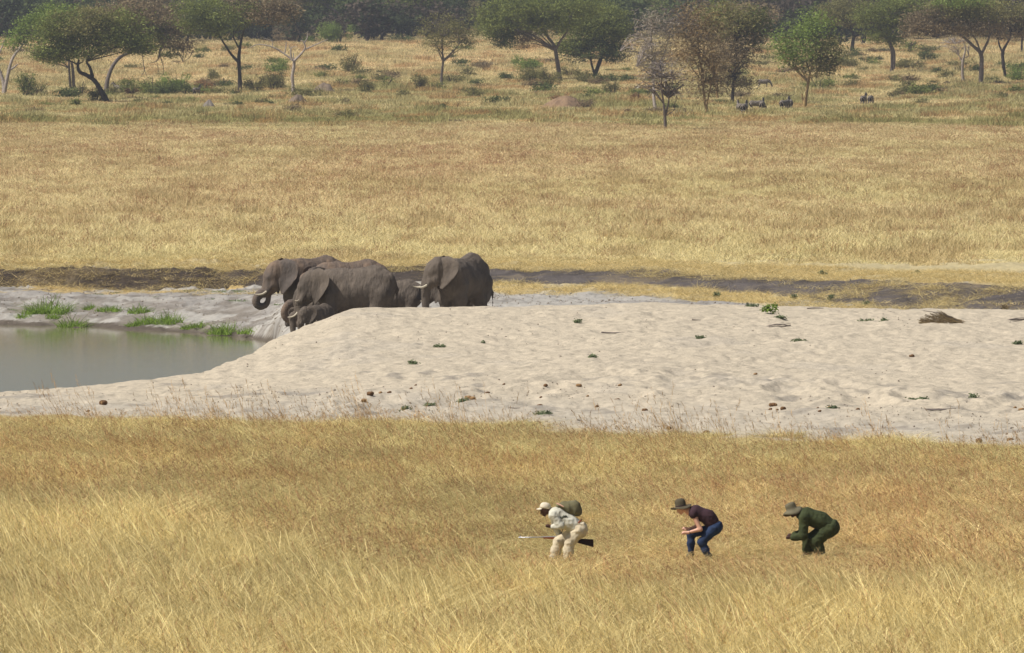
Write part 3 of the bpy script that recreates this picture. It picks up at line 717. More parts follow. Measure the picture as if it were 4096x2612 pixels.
hc = np.array(gr['head']) + np.array([-.005, 0, .01])
v_, q_ = lathe([(.20, -.055), (.17, -.02), (.13, .012), (.105, .03), (.104, .07), (.10, .12), (.088, .15), (.05, .165), (.001, .168)], hc, (-.42, 0, 1), (-1, 0, -.42), wob=.028, flat=.95)
o = obj("bucket_hat", mesh_np("bucket_hat", v_, q_, True), m_bhat, r); o.modifiers.new("t", 'SOLIDIFY').thickness = .007

# ------------------------------------------------------------------ grass as tufts scattered with geometry nodes
rng = np.random.RandomState(3)
GR = {
 'straw': leafmat("dry_grass", (1.0, .905, .565), (.25, .20, .09), .40, True),
 'stalk': leafmat("grass_stalk", (.60, .42, .25), (.22, .14, .09), .3, True),
}
def tuft(name, n, hh, rad, w, m, lean=(0, 0), curve=.4, nseg=3, heads=0, seed=0, spread=.5):
    r = np.random.RandomState(seed); V = []; Q = []; 
    for i in range(n):
        a = r.uniform(0, 6.283); q = rad * math.sqrt(r.rand()); bx, by = q * math.cos(a), q * math.sin(a)
        H = hh * r.uniform(.55, 1.1); th = r.uniform(0, 6.283); dx, dy = math.cos(th), math.sin(th)
        ld = np.array([r.normal(0, spread) + lean[0], r.normal(0, spread) + lean[1]]) 
        cv = r.uniform(.2, 1) * curve; k0 = len(V)
        for j in range(nseg + 1):
            t = j / nseg; ww = w * (1 - t * .75) * .5
            o = ld * (t * .35 + cv * t * t) * H; z = H * (t - .28 * cv * t * t * (abs(ld).sum()))
            V.append((bx + o[0] - dx * ww, by + o[1] - dy * ww, z)); V.append((bx + o[0] + dx * ww, by + o[1] + dy * ww, z))
            if j: Q.append((k0 + 2 * j - 2, k0 + 2 * j - 1, k0 + 2 * j + 1, k0 + 2 * j))
        if heads:
            c = np.array([bx + o[0], by + o[1], z]); dr = np.array([ld[0] * .6, ld[1] * .6, 1.0]); dr /= np.linalg.norm(dr)
            for hI in range(heads):
                b_ = c - dr * H * .05 * hI; sd = r.normal(0, 1, 3) * np.array([1, 1, .6]); sd /= np.linalg.norm(sd)
                t_ = b_ + (dr * .6 + sd * .5) * H * .12; s2 = np.cross(sd, dr) * w * .6; k0 = len(V)
                V += [tuple(b_ - s2), tuple(b_ + s2), tuple(t_ + s2 * .4), tuple(t_ - s2 * .4)]; Q.append((k0, k0 + 1, k0 + 2, k0 + 3))
    me = mesh_np(name, np.array(V), np.array(Q)); me.materials.append(m)
    return bpy.data.objects.new(name, me)
def scatter(name, label, tufts, P, Rz, Sc, Ti, var):
    src = bpy.data.collections.new(name + "_source")
    for i, t in enumerate(tufts): t.name = "%02d_" % i + t.name; src.objects.link(t)
    me = bpy.data.meshes.new(name); me.vertices.add(len(P)); me.vertices.foreach_set("co", np.asarray(P, dtype=np.float32).ravel())
    for nm, tp, dat in (("rotv", 'FLOAT_VECTOR', np.stack([Rz[:, 0], Rz[:, 1], Rz[:, 2]], 1)), ("sclv", 'FLOAT_VECTOR', Sc), ("tint", 'FLOAT_VECTOR', Ti)):
        a = me.attributes.new(nm, tp, 'POINT'); a.data.foreach_set("vector", np.asarray(dat, dtype=np.float32).ravel())
    a = me.attributes.new("vari", 'INT', 'POINT'); a.data.foreach_set("value", np.asarray(var, dtype=np.int32))
    o = obj(name, me); tag(o, label, None, None, "stuff")
    ng = bpy.data.node_groups.new(name + "_scatter", 'GeometryNodeTree')
    ng.interface.new_socket("Geometry", in_out='INPUT', socket_type='NodeSocketGeometry'); ng.interface.new_socket("Geometry", in_out='OUTPUT', socket_type='NodeSocketGeometry')
    n = ng.nodes; l = ng.links; gi = n.new("NodeGroupInput"); go = n.new("NodeGroupOutput")
    ip = n.new("GeometryNodeInstanceOnPoints"); ci = n.new("GeometryNodeCollectionInfo")
    ci.inputs["Collection"].default_value = src; ci.inputs["Separate Children"].default_value = True; ci.inputs["Reset Children"].default_value = True
    def at(nm, tp):
        q = n.new("GeometryNodeInputNamedAttribute"); q.data_type = tp; q.inputs["Name"].default_value = nm; return q.outputs["Attribute"]
    l.new(gi.outputs[0], ip.inputs["Points"]); l.new(ci.outputs[0], ip.inputs["Instance"]); ip.inputs["Pick Instance"].default_value = True
    l.new(at("vari", 'INT'), ip.inputs["Instance Index"]); l.new(at("rotv", 'FLOAT_VECTOR'), ip.inputs["Rotation"]); l.new(at("sclv", 'FLOAT_VECTOR'), ip.inputs["Scale"])
    l.new(ip.outputs[0], go.inputs[0])
    md = o.modifiers.new("scatter", 'NODES'); md.node_group = ng
    return o
def sow(n, d0, d1, u0, u1, power=1.0):
    """points uniform over the ground between two distances and two bearings"""
    d = np.sqrt(rng.rand(n) * (d1 ** 2 - d0 ** 2) + d0 ** 2); u = rng.uniform(u0, u1, n)
    return (u - 512) / F * d, d, u
def rowy(d): return HY + CH * F / d

# --- foreground meadow
X, Y, U = sow(34000, 152, 270, -170, 1190)
edge = colparams(U)[0][:, 1] + (fbm(X / 2, Y / 4, 3) - .5) * 16 - 1
k = Y < edge; X, Y, U = X[k], Y[k], U[k]; edge = edge[k]
ry = rowy(Y)
# bright tall grass nearest to the camera: boundary falls from the left to the right
bl_ = np.interp(U, [-170, 0, 150, 300, 450, 600, 800, 1024, 1190], [500, 505, 520, 545, 572, 592, 600, 590, 585]) + (fbm(X / 2.2 + 4, Y / 7, 3) - .5) * 90
near = sst(-40, 60, ry - bl_)
fine = fbm(X / .9, Y / 2.2, 3); big = fbm(X / 5 + 3, Y / 16 + 8, 3)
hgt = .30 + .14 * (big - .5) + near * .42 * (0.6 + .8 * fine)
ped = np.exp(-((ry - 562) / 16) ** 2) * ((U > 490) & (U < 900))
hgt = hgt * (1 - .40 * ped); hgt = hgt * (1 - .25 * sst(-14, -2, Y - edge))
br = np.array([1.20, 1.14, .95]); ol = np.array([1.04, .99, .80]); rd = np.array([1.03, .93, .79]); yg = np.array([1.08, 1.05, .88])
rightside = sst(430, 800, U) * (1 - near) * sst(455, 500, ry)
tint = ol[None] * (1 - near[:, None]) + br[None] * near[:, None]
tint = tint * (1 - .75 * rightside[:, None]) + rd[None] * .75 * rightside[:, None] * 1.12
em = sst(-28, -6, Y - edge)[:, None] * .75; tint = tint * (1 - em) + yg * em
tint *= (.78 + .55 * fine)[:, None] * (1 + .35 * (big - .5))[:, None] * rng.uniform(.8, 1.15, len(X))[:, None]
rusty = sst(.55, .68, fbm(X / 1.8 + 20, Y / 6 + 20, 3))[:, None] * (1 - near[:, None]) * .5; tint = tint * (1 - rusty) + tint * np.array([1.0, .88, .78]) * rusty
tint = tint * 1.0
tf = [tuft("meadow_tuft", 34, 1.0, .30, .019, GR['straw'], lean=(-.28, 0), seed=i, curve=1.2, nseg=4, spread=.9) for i in range(5)]
tf += [tuft("meadow_arc", 9, 1.0, .25, .024, GR['straw'], lean=(-.55, 0), seed=80 + i, curve=1.1, nseg=6, spread=.3) for i in range(3)]
tf += [tuft("meadow_stalk", 7, 1.0, .25, .014, GR['stalk'], lean=(-.35, 0), seed=10 + i, curve=.7, nseg=5, heads=5, spread=.4) for i in range(3)]
n_ = len(X); var = rng.randint(0, 5, n_); st = rng.rand(n_) < np.where(near > .5, .04, .15); arc = (rng.rand(n_) < np.where(near > .5, .16, .035)) & ~st; var[arc] = 5 + rng.randint(0, 3, arc.sum()); var[st] = 8 + rng.randint(0, 3, st.sum())
sc = hgt * rng.uniform(.6, 1.25, n_) * (.8 + .5 * fine); sc[arc] = np.minimum(hgt[arc] * 1.7, 1.1) * (1 - .5 * ped[arc]); tint[arc] *= 1.15; tall = st & (Y > edge - 9) & (rng.rand(n_) < .22)
sc[st] = np.minimum(.34 + hgt[st] * rng.uniform(.6, 1.2, st.sum()), .95) * (1 - .45 * ped[st])
sc[tall] = rng.uniform(.8, 1.5, tall.sum())
Sc = np.stack([np.full(n_, .95) * rng.uniform(.8, 1.2, n_), np.full(n_, .95), sc], 1)
Rz = np.stack([rng.normal(0, .06, n_), rng.normal(-.06, .06, n_), rng.normal(0, .5, n_)], 1)
Rz[:, 2] += np.where(rng.rand(n_) < .25, math.pi, 0) * (~st) * (~arc)
scatter("grass", "tall dry meadow grass round the three people", tf, np.stack([X, Y, height(X, Y) - .02], 1), Rz, Sc, tint, var)
# --- plain beyond the bank
X, Y, U = sow(90000, 447, 1090, -130, 1150)
D = colparams(U)[0]; k = Y > D[:, 10] + .5 + (fbm(X / 3, Y / 8, 3) - .3) * 6 * sst(300, 450, U) + 1.5 * sst(450, 600, U); X, Y, U = X[k], Y[k], U[k]; ry = rowy(Y); n_ = len(X)
b1 = fbm(X / 7 + 4, Y / 60 + 2, 4); b2 = fbm(X / 2.6, Y / 14, 3); b3 = fbm(X / 22, Y / 240 + 3, 3)
hgt = (.42 + .3 * (b1 - .5)) * sst(0, 40, Y - 440) ** .5
base = np.array([1.12, 1.09, 1.02])[None] * np.ones((n_, 1))
redm = np.exp(-((ry - (165 + 30 * (b3 - .5))) / 38) ** 2) * .55 * sst(.38, .55, b1 * .5 + b3 * .5) + .25 * np.exp(-((ry - 190) / 60) ** 2); redm = redm[:, None]
tint = base * (1 - redm) + np.array([1.08, .95, .90]) * redm
pale = sst(210, 255, ry)[:, None] * .6; tint = tint * (1 - pale) + np.array([1.12, 1.10, .98]) * pale
gm_ = sst(.55, .66, fbm(X / 16 + 30, Y / 110 + 30, 3))[:, None] * .4; tint = tint * (1 - gm_) + np.array([.95, .95, .78]) * gm_
dk = sst(.56, .66, b2)[:, None] * .6; tint = tint * (1 - dk) + np.array([.80, .68, .58]) * dk
tint *= (.85 + .3 * rng.rand(n_))[:, None]
tf = [tuft("plain_tuft", 34, 1.0, .55, .04, GR['straw'], lean=(-.1, 0), seed=30 + i, curve=.6, nseg=2, spread=.6) for i in range(4)]
tf += [tuft("plain_stalk", 12, 1.0, .5, .032, GR['stalk'], lean=(-.15, 0), seed=40 + i, curve=.5, nseg=3, heads=3, spread=.35) for i in range(2)]
var = rng.randint(0, 4, n_); st = rng.rand(n_) < .06 + .14 * redm[:, 0]; var[st] = 4 + rng.randint(0, 2, st.sum())
wd = 1.05 + .9 * sst(500, 1000, Y)
Sc = np.stack([wd, wd, hgt * rng.uniform(.7, 1.25, n_) * (1 + .45 * sst(.58, .68, b2))], 1); Sc[st, 2] = hgt[st] * rng.uniform(1.0, 1.7, st.sum())
Rz = np.stack([np.zeros(n_), np.zeros(n_), rng.uniform(0, 6.28, n_)], 1)
scatter("grass", "wide plain of dry golden grass beyond the bank", tf, np.stack([X, Y, height(X, Y) - .02], 1), Rz, Sc, tint, var)
# --- savanna among the trees
X, Y, U = sow(70000, 1060, 2150, -110, 1130); ry = HY + (CH - base_height(X, Y)) * F / Y; n_ = len(X)
b1 = fbm(X / 14 + 4, Y / 60 + 2, 4); b2 = fbm(X / 5, Y / 20, 3); b3 = fbm(X / 30, Y / 200 + 3, 3)
tint = np.array([1.05, 1.0, .90])[None] * np.ones((n_, 1))
far = sst(1520, 1700, Y)[:, None]; tint = tint * (1 - far) + np.array([1.16, 1.06, .98]) * far
gm_ = (np.clip(sst(.44, .58, b1) * .65 + sst(.50, .60, b2) * .6, 0, 1) * (1 - .5 * far[:, 0]) * .95)[:, None]; tint = tint * (1 - gm_) + np.array([.60, .62, .44]) * gm_
edge_ = np.exp(-((ry - (124 + 5 * np.sin(U / 90))) / 6.5) ** 2)[:, None] * .85 * sst(.36, .5, b3)[:, None]; tint = tint * (1 - edge_) + np.array([.42, .45, .28]) * edge_
rm = sst(.56, .64, fbm(X / 4 + 50, Y / 14, 3))[:, None] * .65; tint = tint * (1 - rm) + np.array([.78, .52, .40]) * rm
tint *= (.82 + .36 * rng.rand(n_))[:, None]
tf = [tuft("savanna_tuft", 36, 1.0, .9, .075, GR['straw'], seed=50 + i, curve=.5, nseg=2, spread=.5) for i in range(4)]
Sc = np.stack([np.full(n_, 1.5), np.full(n_, 1.5), (.42 + .35 * (b1 - .3) + .5 * sst(.58, .68, b2)) * rng.uniform(.6, 1.3, n_)], 1)
Rz = np.stack([np.zeros(n_), np.zeros(n_), rng.uniform(0, 6.28, n_)], 1)
scatter("grass", "patchy yellow and green savanna grass under the far trees", tf, np.stack([X, Y, base_height(X, Y) - .03], 1), Rz, Sc, tint, rng.randint(0, 4, n_))
# --- loose straw lying on the bank top and the terraces
X, Y, U = sow(34000, 372, 470, -90, 1110); D = colparams(U)[0]; n1_ = fbm(X / 2.1 + 3, Y / 5 + 2, 4)
a = (Y > D[:, 10] - 3 + 5 * sst(740, 880, U)) & (Y < D[:, 10] + 22); b_ = (U > 440) & (Y > D[:, 9] - 16) & (Y < D[:, 9] - 9 * sst(740, 880, U)) & (n1_ > .35); c = (U < 300) & (Y > D[:, 8] + 0) & (Y < D[:, 10]) & (n1_ > .5)
dr = (U > 430) & (Y > D[:, 9] - 9) & (Y < D[:, 10] + 2) & (fbm(X / 1.6 + 12, Y / 4 + 5, 3) > .57)
k = (dr & (rng.rand(len(X)) < .75)) | (a & (rng.rand(len(X)) < .9)) | (b_ & (rng.rand(len(X)) < .8)) | (c & (rng.rand(len(X)) < .55)); X, Y, U = X[k], Y[k], U[k]; n_ = len(X)
tf = [tuft("straw_litter", 16, .5, .45, .018, GR['straw'], seed=70 + i, curve=1.2, nseg=2, spread=2.2) for i in range(4)]
Sc = np.stack([np.full(n_, 1.1), np.full(n_, 1.1), rng.uniform(.25, .8, n_)], 1)
tint = np.array([1.1, 1.0, .82])[None] * (.75 + .45 * rng.rand(n_))[:, None]
Rz = np.stack([np.zeros(n_), np.zeros(n_), rng.uniform(0, 6.28, n_)], 1)
scatter("straw", "loose orange straw strewn along the dark bank", tf, np.stack([X, Y, height(X, Y)], 1), Rz, Sc, tint, rng.randint(0, 4, n_))
# --- dirt clods and pebbles on sand and mud
def clod(seed, m):
    r = np.random.RandomState(seed); import bmesh as bm_
    b = bm_.new(); bm_.ops.create_icosphere(b, subdivisions=1, radius=.5)
    for v in b.verts: v.co *= r.uniform(.65, 1.2); v.co.z *= .6
    me = bpy.data.meshes.new("clod"); b.to_mesh(me); b.free(); me.materials.append(m); return bpy.data.objects.new("clod", me)
m_clod = mat("dirt_clods", (.33, .28, .22), 1, (.19, .16, .13), 3)
X, Y, U = sow(30000, 248, 448, -120, 1120); D = colparams(U)[0]; n1_ = fbm(X / 3.1 + 3, Y / 7 + 2, 4)
sandm = (Y > D[:, 1]) & (Y < D[:, 3]); pr = np.where(Y < D[:, 1] + 28, .35, .06) * (.25 + 3 * sst(.48, .64, n1_))
bankm = (Y > D[:, 6]) & (Y < D[:, 10] + 2); pr = np.where(bankm, .55 * sst(.4, .6, n1_) + .25, pr)
k = (sandm | bankm) & (rng.rand(len(X)) < pr); X, Y = X[k], Y[k]; n_ = len(X); s_ = .03 + .06 * rng.rand(n_) ** 3 + .05 * bankm[k] * rng.rand(n_)
scatter("gravel", "small dirt clods scattered on the sand and mud", [clod(i, m_clod) for i in range(3)], np.stack([X, Y, height(X, Y)], 1), rng.uniform(0, 3, (n_, 3)), np.stack([s_ * 1.4, s_, s_], 1), np.ones((n_, 3)), rng.randint(0, 3, n_))

# ------------------------------------------------------------------ trees and bushes of the savanna
LG = {
 'green': leafmat("acacia_leaves", (.27, .30, .09), (.15, .175, .055), .3),
 'bright': leafmat("fresh_leaves", (.29, .37, .10), (.17, .23, .06), .35),
 'dark': leafmat("dark_leaves", (.16, .19, .07), (.085, .11, .04), .25),
 'olive': leafmat("olive_leaves", (.29, .27, .11), (.17, .16, .065), .3),
 'brown': leafmat("dry_brown_twigs", (.34, .265, .16), (.20, .155, .095), .25),
 'red': leafmat("rusty_twigs", (.42, .25, .12), (.24, .14, .075), .25),
 'grey': leafmat("bare_grey_twigs", (.42, .36, .285), (.24, .20, .155), .2),
 'tan': leafmat("tan_twigs", (.33, .25, .135), (.18, .13, .075), .2),
}
BK = {
 'dark': mat("dark_bark", (.055, .042, .036), .9, (.032, .025, .022), 3, bump=.6),
 'grey': mat("grey_bark", (.20, .165, .145), .9, (.11, .09, .08), 3, bump=.6),
 'pale': mat("bleached_wood", (.42, .36, .32), .9, (.25, .21, .185), 3, bump=.6),
 'yellow': mat("yellow_bark", (.42, .29, .12), .85, (.15, .10, .06), 1.4, bump=.6),
}
C1 = lambda x, y: (x * .10901, y * .10901)
C2 = lambda x, y: (250 + x * .10901, y * .10901)
C3 = lambda x, y: (500 + x * .10901, y * .10901)
C4 = lambda x, y: (750 + x * .11379, y * .11379)
def leaves(lobes, cover, ls, seed, gap=.34, aspect=.55, clump=.75, flatz=.35, tiltup=.5):
    """lobes (x,y,z,rx,ry,rz) in metres -> small leaf-clump faces spread through the crown's volume"""
    r = np.random.RandomState(seed); VV = []
    for (cx, cy, cz, rx, ry, rz) in lobes:
        n = int(2.9 * cover * math.pi * rx * rz / (ls * ls * aspect)); nc = max(4, n // 16)
        a = r.normal(0, 1, (nc, 3)); a /= np.linalg.norm(a, axis=1)[:, None]; q = r.rand(nc, 1) ** (1 / 2.6); c = a * q
        c[:, 2] = np.where(c[:, 2] < -.72, -c[:, 2] * r.rand(nc), c[:, 2])
        c = c * np.array([rx, ry, rz]) + np.array([cx, cy, cz]); c += r.normal(0, .12, c.shape) * np.array([rx, ry, rz]) * (r.rand(nc, 1) < .3)
        c = c[vn3(c / np.array([1.6, 1.6, .9]) + 13 + seed) > gap * r.uniform(.6, 1.3, len(c))]
        p = np.repeat(c, 16, 0); p = p + r.normal(0, 1, p.shape) * np.array([clump, clump, clump * flatz]) * r.uniform(.5, 1.2, (len(p), 1))
        VV.append(p)
    P = np.concatenate(VV); n = len(P)
    nrm = r.normal(0, 1, (n, 3)); nrm[:, 2] = np.abs(nrm[:, 2]) + tiltup; nrm /= np.linalg.norm(nrm, axis=1)[:, None]
    t = np.cross(nrm, r.normal(0, 1, (n, 3))); t /= np.linalg.norm(t, axis=1)[:, None]; b = np.cross(nrm, t)
    s_ = ls * r.uniform(.6, 1.3, (n, 1)); L = s_ * .5; Wd = s_ * .5 * aspect
    V = np.stack([P - t * L, P + b * Wd, P + t * L, P - b * Wd], 1).reshape(-1, 3)
    return V, np.arange(4 * n).reshape(-1, 4)
def tree(base, limbs, lobes, leaf, bark, label, name="acacia_tree", cat="tree", cover=2.6, ls=.34, nbr=26, gap=.34, aspect=.55, clump=.75, flatz=.35, dmin=1000, group=None, depth=.85, twig=.05, seed=None, dist=None):
    x0, d, z0 = on_ray(*base, dmin=dmin)
    if dist: d = dist; x0 = (base[0] - 512) / F * d; z0 = CH - (base[1] - HY) * d / F
    s = F / d; seed = seed if seed is not None else int(base[0] * 3 + base[1]) % 9973; r = np.random.RandomState(seed)
    root = empty(name, (x0, d, z0 - .1)); tag(root, label, cat, group)
    G = lambda x, y: ((x - base[0]) / s, (base[1] - y) / s)
    paths = []; tips = []
    for lb in limbs:
        pts = []; dy = 0; k = r.normal(0, .12)
        for i, (x, y, rp) in enumerate(lb):
            X_, Z_ = G(x, y); dy = k * Z_; pts.append((X_, dy, Z_, rp / s))
        sp_ = smooth_path(pts, 4); sp_[:, 3] *= r.uniform(.9, 1.1, len(sp_)); paths.append(sp_); tips.append(sp_[-1]); tips.append(sp_[len(sp_) // 2] if len(lb) > 3 else sp_[-1])
    LB = []
    for (x, y, rx, ry) in lobes:
        X_, Z_ = G(x, y); LB.append((X_, r.normal(0, .15) * rx / s, Z_, rx / s * 1.12, rx / s * depth, ry / s * 1.16))
    if LB and nbr:
        w = np.array([l_[3] * l_[5] for l_ in LB]); w = w / w.sum()
        for i in range(nbr):
            l_ = LB[r.choice(len(LB), p=w)]; a = r.normal(0, 1, 3); a /= np.linalg.norm(a); e = np.array(l_[:3]) + a * np.array(l_[3:]) * r.uniform(.5, .95)
            tp = min(tips, key=lambda t: np.linalg.norm(t[:3] - e) + (3 if t[2] > e[2] else 0)); st_ = np.array(tp[:3]); L = e - st_
            m_ = st_ + L * .5 + np.array([0, 0, .10 * np.linalg.norm(L)]) + r.normal(0, .06, 3) * np.linalg.norm(L)
            r0 = min(tp[3] * .7, .16) ; q = smooth_path([(*st_, r0), (*m_, max(r0 * .55, twig)), (*e, twig * .6)], 4); paths.append(q)
            for j in range(2):
                f = q[r.randint(4, 8)]; e2 = f[:3] + r.normal(0, 1, 3) * np.array([1, 1, .5]) * np.linalg.norm(L) * .25; paths.append(smooth_path([(*f[:3], f[3] * .7), (*(f[:3] * .5 + e2 * .5 + np.array([0, 0, .1])), twig * .8), (*e2, twig * .5)], 3))
    v_, q_ = tubes(paths, 6); obj("trunk", mesh_np("trunk", v_, q_, True), BK[bark], root)
    if LB:
        groups = leaf if isinstance(leaf, dict) else {leaf: list(range(len(LB)))}
        for key, ids in groups.items():
            v_, q_ = leaves([LB[i] for i in ids], cover, ls, seed + len(key), gap, aspect, clump, flatz)
            obj("crown", mesh_np("crown", v_, q_), LG[key], root)
    return root
def L1(*p): return [(*C1(x, y), r) for x, y, r in p]
def L2(*p): return [(*C2(x, y), r) for x, y, r in p]
def L3(*p): return [(*C3(x, y), r) for x, y, r in p]
def L4(*p): return [(*C4(x, y), r) for x, y, r in p]
K = .10901; K4 = .11379
def O1(*p): return [(*C1(x, y), a * K, b * K) for x, y, a, b in p]
def O2(*p): return [(*C2(x, y), a * K, b * K) for x, y, a, b in p]
def O3(*p): return [(*C3(x, y), a * K, b * K) for x, y, a, b in p]
def O4(*p): return [(*C4(x, y), a * K4, b * K4) for x, y, a, b in p]

tree(C1(40, 870), [L1((40, 870, 2.6), (35, 760, 2.0), (0, 650, 1.4), (-30, 540, 1.1), (10, 450, .8), (40, 360, .4)), L1((40, 850, 2.0), (75, 680, 1.7), (115, 540, 1.4), (175, 450, 1.1), (240, 380, .8), (325, 335, .4)), L1((85, 640, 1.0), (130, 610, .8), (165, 580, .4))],
     [], None, 'pale', "bare pale forked tree at the left edge", "dead_tree", nbr=0)
tree(C1(680, 895), [L1((690, 895, 2.0), (676, 760, 1.6), (668, 620, 1.4), (655, 560, 1.0)), L1((648, 800, 1.4), (640, 680, 1.2), (635, 560, 1.0), (650, 470, .7))],
     O1((150, 380, 110, 95), (330, 260, 180, 140), (560, 150, 230, 120), (520, 560, 90, 40)), 'bright', 'grey', "bright green spreading acacia behind the leaning one at the left", cover=2.4)
tree(C1(975, 860), [L1((975, 860, 2.6), (985, 740, 2.1), (1030, 610, 1.8), (1110, 515, 1.6), (1230, 465, 1.2)), L1((1310, 500, .5), (1318, 580, .4), (1325, 640, .35), (1295, 695, .2)), L1((1320, 620, .3), (1345, 690, .2)), L1((1470, 460, .6), (1465, 520, .5), (1430, 560, .4), (1375, 572, .2)), L1((1465, 500, .4), (1500, 600, .35), (1498, 680, .2)), L1((1440, 560, .3), (1460, 670, .2)), L1((1770, 460, .4), (1740, 520, .35), (1680, 565, .2))],
     O1((1080, 110, 330, 115), (1400, 180, 300, 160), (1620, 330, 180, 120), (1400, 350, 220, 120), (1700, 420, 70, 60), (1560, 480, 70, 60)), {'brown': [0, 1, 2, 4], 'green': [3, 5]}, 'grey', "brownish umbrella acacia with a curved grey trunk and dangling bare twigs", cover=2.6)
tree(C1(992, 948), [L1((992, 948, 3.3), (930, 830, 2.7), (870, 735, 2.3), (800, 685, 2.0), (735, 655, 1.8), (715, 600, 1.4), (725, 540, 1.0)), L1((850, 700, 1.8), (825, 610, 1.5), (795, 555, 1.2), (835, 460, .9), (865, 420, .7)), L1((725, 590, 1.0), (640, 550, .7), (560, 530, .4)), L1((720, 580, .8), (760, 560, .5))],
     O1((440, 470, 140, 110), (560, 300, 230, 170), (830, 210, 330, 150), (1100, 270, 260, 170), (1260, 400, 140, 100), (700, 440, 260, 110), (1010, 390, 260, 100), (400, 400, 110, 90), (430, 490, 120, 75), (620, 490, 130, 55), (1310, 450, 110, 60)), {'green': [0, 1, 3, 4, 5, 6, 7, 8, 9, 10], 'olive': [2]}, 'dark', "big green umbrella acacia on a dark leaning forked trunk at the left", cover=3.0, gap=.3)
tree(C1(2203, 852), [L1((2203, 852, 2.5), (2200, 700, 2.0), (2190, 550, 1.9), (2200, 430, 1.5), (2230, 290, 1.0), (2270, 170, .6)), L1((2185, 560, 1.5), (2120, 490, 1.2), (2060, 400, 1.0), (2030, 350, .7)), L1((2190, 430, .9), (2140, 330, .7))],
     O1((1780, 120, 210, 150), (2100, 110, 280, 130), (2040, 270, 190, 90), (2380, 40, 330, 140), (2480, 130, 230, 110), (1800, 260, 110, 60), (2620, 90, 120, 90)), {'green': [0, 1, 2, 5], 'brown': [3, 4, 6]}, 'dark', "tall acacia with a straight dark trunk, left crown green and right crown brown", cover=2.4)
tree(C2(395, 862), [L2((393, 900, 2.0), (395, 780, 1.6), (388, 700, 1.5), (405, 600, 1.5), (405, 550, 1.5)), L2((405, 555, 1.1), (310, 485, .9), (205, 425, .7), (80, 402, .55), (0, 430, .3)), L2((318, 490, .7), (330, 430, .6), (335, 378, .3)), L2((385, 550, .9), (375, 470, .7), (385, 430, .5), (430, 420, .2)), L2((400, 550, .7), (400, 480, .4)), L2((410, 550, 1.3), (470, 490, 1.1), (510, 430, .9), (490, 375, .6), (465, 365, .3)), L2((510, 445, .8), (600, 405, .6), (715, 355, .3)), L2((500, 385, .6), (525, 340, .5), (530, 290, .25)), L2((205, 425, .4), (205, 370, .3), (125, 345, .2)), L2((370, 440, .4), (355, 400, .25))],
     [], None, 'pale', "bleached dead tree with bare spreading limbs growing from an earth mound", "dead_tree", nbr=0)
tree(C2(1755, 800), [L2((1758, 810, 1.6), (1758, 680, 1.2), (1772, 560, 1.1), (1765, 460, .8), (1760, 330, .5)), L2((1780, 540, .9), (1850, 480, .7), (1920, 400, .5)), L2((1770, 500, .6), (1700, 400, .4))],
     O2((1760, 260, 210, 130), (1930, 300, 150, 110), (1720, 400, 120, 70), (1990, 390, 80, 50)), 'olive', 'grey', "small rounded thinly leaved acacia standing alone in the middle of the savanna", cover=1.5, gap=.38, ls=.28)
tree(C3(548, 745), [L3((548, 745, 2.6), (535, 620, 2.1), (515, 500, 1.9), (500, 420, 1.7), (430, 320, 1.3), (390, 250, 1.0)), L3((515, 440, 1.3), (560, 360, 1.1), (610, 290, .9), (640, 200, .6))],
     O3((150, 120, 300, 170), (60, 330, 110, 120), (-60, 200, 150, 170), (480, 110, 300, 160), (450, 230, 250, 90), (750, 60, 200, 110), (230, 360, 90, 90)), {'green': [0, 2, 3, 4, 5], 'brown': [6], 'dark': [1]}, 'grey', "wide green acacia with a grey forked trunk right of the middle", cover=2.7)
tree(C3(855, 725), [L3((855, 725, 2.3), (885, 640, 2.0), (925, 530, 1.9), (945, 420, 1.6), (940, 330, 1.0)), L3((862, 660, 1.2), (835, 560, 1.0), (830, 480, .8)), L3((940, 430, .8), (1000, 390, .5))],
     O3((740, 300, 200, 190), (960, 220, 230, 180), (690, 470, 130, 110), (1060, 480, 120, 110), (860, 450, 200, 90), (1000, 340, 170, 120), (580, 430, 80, 60)), {'dark': [2, 3, 4], 'green': [0, 1, 5, 6]}, 'dark', "dense dark green tree with low hanging crown beside the grey forked acacia", cover=3.2, gap=.26)
tree(C3(1425, 1035), [L3((1430, 1035, 2.0), (1412, 900, 1.5), (1410, 760, 1.3), (1400, 600, 1.0), (1390, 420, .8), (1385, 250, .5)), L3((1405, 640, .8), (1500, 500, .6), (1560, 300, .4)), L3((1400, 560, .8), (1300, 480, .6), (1100, 460, .3)), L3((1390, 420, .6), (1300, 330, .4), (1230, 250, .2)), L3((1410, 700, .6), (1330, 640, .4), (1250, 600, .2))],
     O3((1400, 230, 150, 150), (1340, 400, 190, 130), (1450, 560, 200, 120), (1290, 500, 150, 60), (1540, 330, 90, 200)), 'grey', 'pale', "leafless grey tree with fine pale twigs right of the middle", "bare_tree", cover=1.0, gap=.36, ls=.6, aspect=.14, nbr=70, clump=.7, flatz=.8, twig=.045)
tree(C3(1520, 1215), [L3((1520, 1215, 1.6), (1512, 1060, 1.5), (1500, 940, 1.0), (1480, 800, .7), (1475, 640, .4)), L3((1515, 1060, 1.2), (1545, 930, .8), (1550, 850, .6), (1590, 720, .4)), L3((1530, 1050, .5), (1600, 1000, .3))],
     O3((1480, 650, 200, 130), (1550, 740, 180, 120), (1400, 730, 120, 90), (1620, 870, 80, 60), (1640, 1000, 80, 35)), 'grey', 'grey', "slender bare tree nearest to the plain, its trunk split low down", "bare_tree", cover=.6, gap=.40, ls=.55, aspect=.16, nbr=60, clump=.6, flatz=.6, twig=.05)
